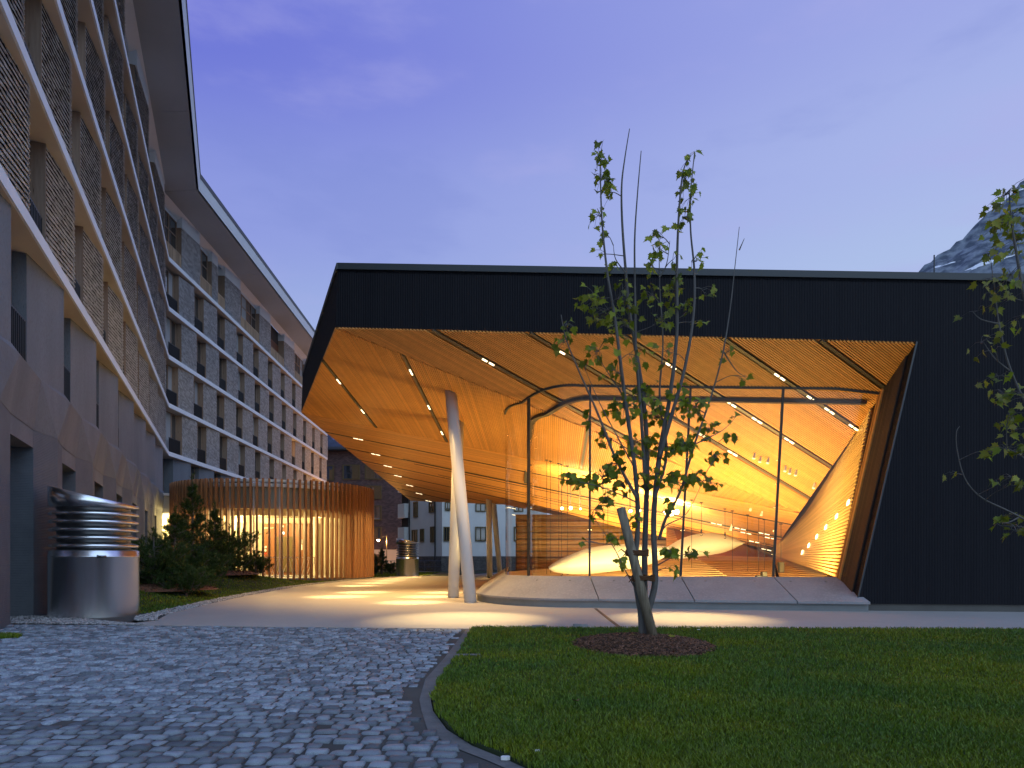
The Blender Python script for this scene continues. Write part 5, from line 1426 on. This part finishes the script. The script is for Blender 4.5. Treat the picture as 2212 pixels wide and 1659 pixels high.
# ================================================================ CONIFERS on the verge
def conifer(name, base, h, r_, label, seed, tall=False, cat="shrub", shoots=420, group=None, nlen=.055):
    rnd = random.Random(seed); o = empty(name, base, label, cat, group)
    trunk = MB(); trunk.tube([base, base+up*h*.55, base+up*h*.96], [.05+.012*h,.03+.005*h,.012], 7)
    tips = []
    nb_ = int(16+h*15)
    for i in range(nb_):
        f_ = (i+rnd.random())/nb_
        z0 = h*(.04+.88*f_)
        prof = ((1-f_)**.75*(1 if f_ > .12 else .6+3*f_) if tall else math.sqrt(max(0,1-(f_*1.02-.12)**2))*(1 if f_ < .8 else .8))
        L = max(.08, r_*prof*rnd.uniform(.65,1.12)); a = rnd.random()*6.283
        d = Vector((math.cos(a), math.sin(a), 0)); rise = rnd.uniform(.25,.75) if not tall else rnd.uniform(.15,.55)
        b0 = base+up*z0*(.8 if not tall else .95); pts = [b0, b0+d*L*.5+up*L*.18*rise, b0+d*L+up*L*rise]
        trunk.tube(pts, [.018,.012,.006], 5, cap=False)
        path = smooth_path(pts, 6)
        ns = max(3, int(L/.11))
        for k in range(ns):
            t = (.25+.75*(k+rnd.random())/ns)*(len(path)-1); p = path[int(t)].lerp(path[min(int(t)+1,len(path)-1)], t-int(t))
            for _ in range(3):
                sp = L*.22
                tips.append((p+Vector((rnd.gauss(0,sp*.5),rnd.gauss(0,sp*.5),rnd.gauss(.03,sp*.35))), d))
        tips.append((path[-1], d))
    for k in range(5): tips.append((base+up*h*(.9+.025*k), Vector((0,0,1))))
    trunk.build("trunk", m_bark, o)
    rg = np.random.default_rng(seed); n = len(tips); per = 22
    P0 = np.array([t[0] for t in tips]); D = np.array([t[1] for t in tips])
    ax = D*.5+np.array([0,0,.85])+rg.normal(0,.28,(n,3)); ax /= np.linalg.norm(ax,axis=1)[:,None]
    sl = rg.uniform(.10,.19,n)                                          # a candle-like shoot
    tt = rg.random((n,per)); c = P0[:,None]+ax[:,None]*(tt*sl[:,None])[...,None]
    nd_ = rg.normal(0,1,(n,per,3)); nd_ -= (nd_*ax[:,None]).sum(-1,keepdims=True)*ax[:,None]; nd_ /= np.linalg.norm(nd_,axis=-1,keepdims=True)
    nd_ = nd_*.72+ax[:,None]*.75; ln = rg.uniform(.75,1.3,(n,per,1))*nlen
    side_ = np.cross(nd_, rg.normal(0,1,(n,per,3))); side_ /= np.linalg.norm(side_,axis=-1,keepdims=True)
    wv = .0085
    V = np.stack([c-side_*wv, c+side_*wv, c+nd_*ln*1.7], 2).reshape(-1,3); Fc = np.arange(len(V)).reshape(-1,3)
    np_obj("crown", V, Fc, m_needle, parent=o)
    return o
gb = "dwarf pines on the verge before the pavilion"
def gm(u, y, lift=0):
    x = (u-CX)/F*y; return Vector((x, y, float(mound(x, y))+lift-.05))
for args in [(332,21.0,1.75,1.05,"broad low pine bush beside the big steel vent",False),
             (378,23.5,2.55,1.15,"tall dense pine in the middle of the cluster left of the pavilion",True),
             (416,26.5,3.95,.95,"tallest pine of the cluster with a ragged leading shoot",True),
             (463,29.5,3.05,.85,"slender second tallest pine before the lit pavilion glass",True),
             (402,20.6,.85,.78,"smallest round light green pine bush at the front of the mulch",False),
             (440,24.0,1.45,.85,"spreading low pine between the mulch beds",False),
             (496,31.0,2.15,1.45,"wide dark pine bush right of the cluster",False),
             (552,33.5,1.05,.72,"little dark pine bush at the right end of the row",False)]:
    conifer("dwarf_pine", gm(args[0],args[1]), args[2], args[3], args[4], int(args[0]), args[5], "shrub", group=gb)
for (u, y, h, r_, lab) in [(825,52,2.0,.62,"small cone shaped spruce below the street lamp"),(810,53,1.5,.5,"small dark spruce half hidden by the pavilion edge"),(845,54,.9,.5,"small round bush between spruce and far steel vent")]:
    conifer("young_spruce" if h > 1 else "round_bush", P(u,1240,y)*1+Vector((0,0,-P(u,1240,y).z-.03)), h, r_, lab, int(u), h > 1, "tree" if h > 1 else "shrub")

# ================================================================ MAPLES
def leaf_mesh(i, m):
    rnd = random.Random(i)
    out = [(0,0),(.10,.03),(.30,-.06),(.26,.08),(.46,.22),(.36,.28),(.50,.52),(.30,.46),(.22,.50),(.20,.68),(.10,.66),(0,1.0)]
    L = [(x,y) for x,y in out]; Rr = [(-x*rnd.uniform(.9,1.1),y) for x,y in out[1:-1]][::-1]
    fold, curl = rnd.uniform(.15,.5), rnd.uniform(-.5,.2)
    pts = [(x*.95, y, abs(x)*fold+curl*y*y*.4) for x,y in L+Rr]; ctr_ = (0,.36,curl*.05)
    vs_ = pts+[ctr_]; n = len(pts)
    fs = [(k,(k+1)%n,n) for k in range(n)]
    return np_mesh("leaf", np.array(vs_), np.array(fs), m)
LM = [leaf_mesh(i, m_leaf) for i in range(7)]; LY = [leaf_mesh(20+i, m_leaf_y) for i in range(4)]
def maple(o, stems, twigs, clusters, depth, seed, size, meshes, limit=300):
    rnd = random.Random(seed)
    def pt(u, v, dy=0): return P(u, v, depth+dy)
    bark = MB(); nodes = []
    for st in stems:
        pts = [pt(*p[:2], p[2] if len(p) > 2 else 0) for p in st[0]]; path = smooth_path(pts, 6); n = len(path)
        bark.tube(path, [st[1]+(st[2]-st[1])*(k/(n-1))**.8 for k in range(n)], 8)
        nodes += path
    bark.build("trunk", m_bark, o, smooth=True)
    tw = MB(); leaves = []
    tws = []
    for t in twigs:
        path = smooth_path([pt(*p[:2], p[2] if len(p) > 2 else 0) for p in t], 5); n = len(path); tw.tube(path, [.011-.008*k/(n-1) for k in range(n)], 6); nodes += path
    for (u, v, ru, rv, n) in clusters:
        dy = rnd.uniform(-.45,.45); c = pt(u, v, dy)
        s = min(nodes, key=lambda q: (q-c).length+ (0.25 if q.z > c.z else 0)); mid = s.lerp(c,.55)+Vector((rnd.uniform(-.05,.05),rnd.uniform(-.05,.05),rnd.uniform(-.02,.06)))
        path = smooth_path([s, mid, c], 4); tw.tube(path, [.008-.005*k/(len(path)-1) for k in range(len(path))], 5, cap=False)
        for k in range(int(n*(1.9 if v > 800 and depth > 9 else 1.45))):
            a = rnd.random()*6.283; rr_ = math.sqrt(rnd.random())
            p = c+Vector((ru/F*depth*rr_*math.cos(a), rnd.uniform(-.28,.28), rv/F*depth*rr_*math.sin(a)))
            q = path[rnd.randrange(len(path)//2, len(path))]
            tw.tube([q, q.lerp(p,.5)+up*.03, p], [.0035,.003,.002], 4, cap=False)
            leaves.append(p)
    tw.build("twigs", m_bark, o, kind='stuff')
    rest_v, rest_f, base = [], [], 0
    for i, p in enumerate(leaves):
        s = size*rnd.uniform(.62,1.22)
        # blades hang: tip direction down and outward
        tip = Vector((rnd.gauss(0,.65), rnd.gauss(-.15,.65), rnd.gauss(-.75,.4))).normalized()
        nn = Vector((rnd.gauss(0,.6), rnd.gauss(-.7,.6), rnd.gauss(.5,.5))); xx = tip.cross(nn).normalized(); zz = xx.cross(tip)
        M4 = Matrix(((xx.x*s,tip.x*s,zz.x*s,p.x),(xx.y*s,tip.y*s,zz.y*s,p.y),(xx.z*s,tip.z*s,zz.z*s,p.z),(0,0,0,1)))
        me = meshes[rnd.randrange(len(meshes))]
        if i < limit: place("leaf", me, o, M4)
        else:
            v = np.array([M4 @ x.co for x in me.vertices]); f = np.array([tuple(pp.vertices) for pp in me.polygons])
            rest_v.append(v); rest_f.append(f+base); base += len(v)
    if rest_v: np_obj("leaves", np.concatenate(rest_v), np.concatenate(rest_f), m_leaf, parent=o, kind='stuff')
mp0 = P(1386,1386,10.0); mp0.z = .08
mt = empty("maple_tree", mp0, "young multi stemmed maple with sparse leaves in a bark mulch ring", "tree")
stems = [
 ([(1388,1400),(1386,1330),(1378,1285),(1372,1230,.05),(1378,1120,.1),(1371,1010),(1350,860,-.1),(1330,700,-.15),(1312,590,-.2),(1300,470,-.2),(1296,335,-.2)], .062, .008),
 ([(1392,1402),(1398,1330,.05),(1415,1255,.1),(1412,1120,.12),(1425,980,.15),(1448,850,.2),(1462,720,.2),(1462,590,.25),(1466,470,.25),(1474,380,.25),(1487,338,.25)], .06, .007),
 ([(1389,1385,.1),(1392,1290,.2),(1393,1180,.25),(1397,1050,.25),(1396,930,.3),(1381,800,.3),(1362,690,.3),(1352,590,.3),(1344,480,.3),(1343,400,.3),(1350,340,.3),(1360,278,.3)], .055, .006),
 ([(1395,1060,.2),(1385,900,.15),(1374,760,.1),(1372,640,.1),(1371,520,.1),(1377,420,.1),(1385,326,.1)], .03, .006),
 ([(1424,990,.1),(1450,900),(1478,800,-.05),(1497,690,-.1),(1500,590,-.1),(1492,500,-.1),(1492,420,-.1),(1500,331,-.1)], .032, .006),
 ([(1424,1165,.1),(1438,1120),(1470,1060,-.1),(1500,960,-.1),(1535,860,-.1),(1562,760,-.1),(1578,660,-.1),(1586,590,-.1),(1597,490,-.1)], .026, .004),
 ([(1378,1080),(1330,990,-.1),(1290,890,-.15),(1250,800,-.2),(1222,730,-.2),(1212,680,-.2)], .026, .005),
 ([(1412,1080),(1440,980,.3),(1425,860,.35),(1432,740,.35),(1425,620,.3),(1424,520,.3)], .026, .005)]
twigs = [
 [(1384,1290),(1352,1235),(1330,1190),(1307,1154),(1278,1110)], [(1424,1165),(1438,1136),(1477,1115),(1499,1082),(1527,1018)],
 [(1375,1085),(1320,1060),(1270,1045),(1205,1035)], [(1418,1222),(1450,1205),(1475,1198),(1505,1196)], [(1400,1000),(1340,960),(1300,940)],
 [(1450,900),(1500,930),(1555,965)], [(1500,960),(1560,930),(1590,900)], [(1300,470),(1290,450)], [(1350,860),(1310,800),(1285,760)],
 [(1352,590),(1330,560),(1325,530)], [(1597,540),(1608,515)], [(1424,600),(1440,570),(1447,520)], [(1370,1010),(1300,880),(1265,800)], [(1563,760),(1590,800),(1612,815)]]
cl = [(1292,340,12,20,9),(1303,385,16,25,12),(1310,420,15,20,8),(1290,465,14,14,5),(1308,510,12,12,4),(1320,570,16,16,5),(1288,555,10,8,2),
 (1485,350,12,10,5),(1480,390,16,25,9),(1492,425,14,24,9),(1478,470,16,14,5),(1415,508,20,12,7),(1425,535,20,14,6),(1405,570,22,14,8),(1455,560,12,14,3),(1505,565,10,14,5),
 (1275,640,28,24,16),(1300,680,34,26,16),(1345,640,24,28,13),(1345,700,40,30,17),(1400,640,22,22,9),(1455,625,26,28,18),(1480,660,24,20,9),(1430,690,26,24,9),
 (1222,705,18,22,10),(1215,740,20,16,5),(1290,760,26,20,11),(1325,800,26,18,9),(1265,790,12,16,4),(1375,770,30,26,8),(1440,760,26,22,6),(1525,640,12,12,4),(1505,700,14,16,3),(1575,760,14,14,3),(1610,815,8,8,3),
 (1350,880,34,30,17),(1395,850,30,30,14),(1420,900,34,28,17),(1465,860,28,26,13),(1500,880,26,28,13),(1270,910,20,18,5),(1305,945,22,16,9),(1370,960,36,24,17),(1430,970,34,28,19),(1480,960,30,26,17),(1530,930,24,20,10),(1545,985,18,14,8),(1590,900,8,8,2),(1570,945,10,10,3),
 (1235,1032,24,12,10),(1265,1040,26,18,13),(1300,1030,24,20,11),(1330,1005,24,22,11),(1345,1050,22,20,9),(1400,1030,30,24,13),(1460,1040,26,22,11),(1500,1030,22,22,10),(1535,1045,14,14,6),
 (1310,1075,16,16,6),(1285,1110,14,14,4),(1325,1165,14,16,5),(1340,1215,12,14,3),(1365,1120,14,14,4),(1440,1090,14,18,4),(1450,1195,20,12,9),(1498,1195,12,12,6),(1452,1232,6,10,3),(1265,1170,12,12,2)]
maple(mt, stems, twigs, cl, 10.0, 21, .13, LM)
# stake and its two rope ties
stp, stq = P(1413,1388,9.85), P(1341,1097,9.95)
stp.z = .05
mb = MB(); mb.tube([stp, stp.lerp(stq,.5), stq], [.072,.070,.066], 16); so = mb.build("tree_stake", m_stake, None, smooth=False, label="thick round timber stake leaning against the maple stems", cat="tree stake")
for p in so.data.polygons: p.use_smooth = len(p.vertices) == 4
for k, (v, lab) in enumerate([(1196,"upper brown coconut rope tie binding stake to maple stems"),(1251,"lower brown coconut rope tie binding stake to maple stems")]):
    t = (1388-v)/(1388-1097.); c = stp.lerp(stq, t); o = empty("rope_tie", c, lab, "rope tie")
    mb = MB()
    for j in range(4):
        zc = -.03+.02*j
        e = [c+Vector((.13+.16*math.cos(a)-.05, .04+.11*math.sin(a), zc+.012*math.sin(3*a+j))) for a in np.linspace(0, 2*math.pi, 25)]
        mb.tube(e, .014, 6, cap=False)
    mb.build("coil", m_rope, o)
    mb = MB(); mb.tube([c+Vector((-.10,-.06,0)), c+Vector((-.17,-.08,.05)), c+Vector((-.22,-.08,.01))], [.012,.01,.004], 5); mb.tube([c+Vector((-.1,-.06,0)), c+Vector((-.15,-.06,-.06))], [.012,.005], 5); mb.build("loose_end", m_rope, o)
# second maple, its trunk just outside the view on the right
m2b = P(2300,1420,8.6); m2b.z = .02
mt2 = empty("maple_tree", m2b, "second young maple at the edge of the view with yellow green leaves", "tree")
stems2 = [([(2300,1480),(2296,1250),(2290,1080),(2262,900),(2236,760),(2205,600),(2185,480),(2180,410)], .06, .006),
 ([(2290,1080),(2330,900),(2320,700),(2290,520),(2270,380)], .04, .006),
 ([(2296,1200),(2240,1140),(2180,1105),(2120,1075),(2085,1035),(2068,975),(2066,935),(2073,921)], .016, .003),
 ([(2262,950),(2215,870),(2180,790),(2160,710),(2150,640),(2140,560)], .02, .004)]
twigs2 = [[(2180,800),(2150,775),(2125,740)], [(2225,1000),(2200,980),(2175,968)], [(2205,620),(2160,600),(2130,605)], [(2160,700),(2120,690),(2100,672)], [(2200,1118),(2180,1128),(2165,1130)]]
cl2_ = [(2170,420,26,24,12),(2185,470,34,30,20),(2160,480,20,26,8),(2195,520,26,24,12),(2150,545,16,14,5),(2185,590,24,26,10),(2135,605,14,14,4),(2140,640,16,12,4),(2102,675,5,5,2),(2178,640,20,14,6),(2125,735,10,12,4),(2138,758,10,8,3),(2150,815,14,12,6),(2168,850,18,18,9),(2200,850,20,20,8),(2180,895,20,18,9),(2195,930,18,16,7),(2172,967,18,12,7),(2148,975,8,8,3),(2205,975,14,14,5),(2185,1030,10,10,4),(2180,1050,10,8,3),(2052,1026,8,5,2),(2186,1116,14,10,5),(2196,1148,18,12,6),(2160,1135,10,8,2),(2190,700,18,16,5)]
maple(mt2, stems2, twigs2, cl2_, 8.6, 33, .125, LY+LM[:2])

# ================================================================ LITTER on lawn and mulch
for k, (u, v, y, z, m_, s, nm, lab, cat) in enumerate([
    (1452,1387,9.6,.135,0,.12,"fallen_leaf","yellow fallen maple leaf lying on the bark mulch right of the stake","leaf"),
    (1376,1392,9.7,.14,0,.10,"fallen_leaf","small yellowed fallen leaf on the mulch at the left foot of the maple trunk","leaf"),
    (1242,1526,0,.045,1,.09,"fallen_leaf","brown dry leaf lying alone on the open lawn left of centre","leaf"),
    (1161,1638,0,.045,2,.032,"paper_scrap","tiny white scrap on the lawn near its curved front edge","litter"),
    (1509,1367,0,.05,2,.055,"paper_scrap","tiny white scrap on the far lawn right of the mulch ring","litter")]):
    p = G(u, v) if not y else P(u, v, y); p.z = z
    mm = [m_leaf_y, mat("dry_leaf", (.16,.07,.03), .8), m_white][m_]
    if m_ < 2:
        me = leaf_mesh(60+k, mm); ob = bpy.data.objects.new(nm, me); COL.objects.link(ob)
        ob.matrix_basis = Matrix.Translation(p) @ Matrix.Rotation(k*1.7, 4, 'Z') @ Matrix.Rotation(.35, 4, 'X') @ Matrix.Scale(s, 4)
        tag(ob, lab, cat)
    else:
        mb = MB(); mb.slab([p+Vector(q)*s for q in ((-.5,-.2,0),(.4,-.3,.05),(.5,.25,.1),(-.35,.3,.02))], (0,0,.006)); mb.build(nm, mm, None, label=lab, cat=cat)
for k, (u, v) in enumerate([(1165,1356.5),(1256,1356)]):
    p = G(u, v); rnd = random.Random(40+k); mb = MB()
    mb.prism([(p.x+.13*math.cos(a)*rnd.uniform(.7,1.3), p.y+.06*math.sin(a)) for a in np.linspace(0,5.5,7)], 0, .05+.02*k); mb.build("field_stone", m_sill, None, label=["flat grey stone at the far lawn edge left of the drain","small grey stone at the far lawn edge nearer the maple"][k], cat="stone")
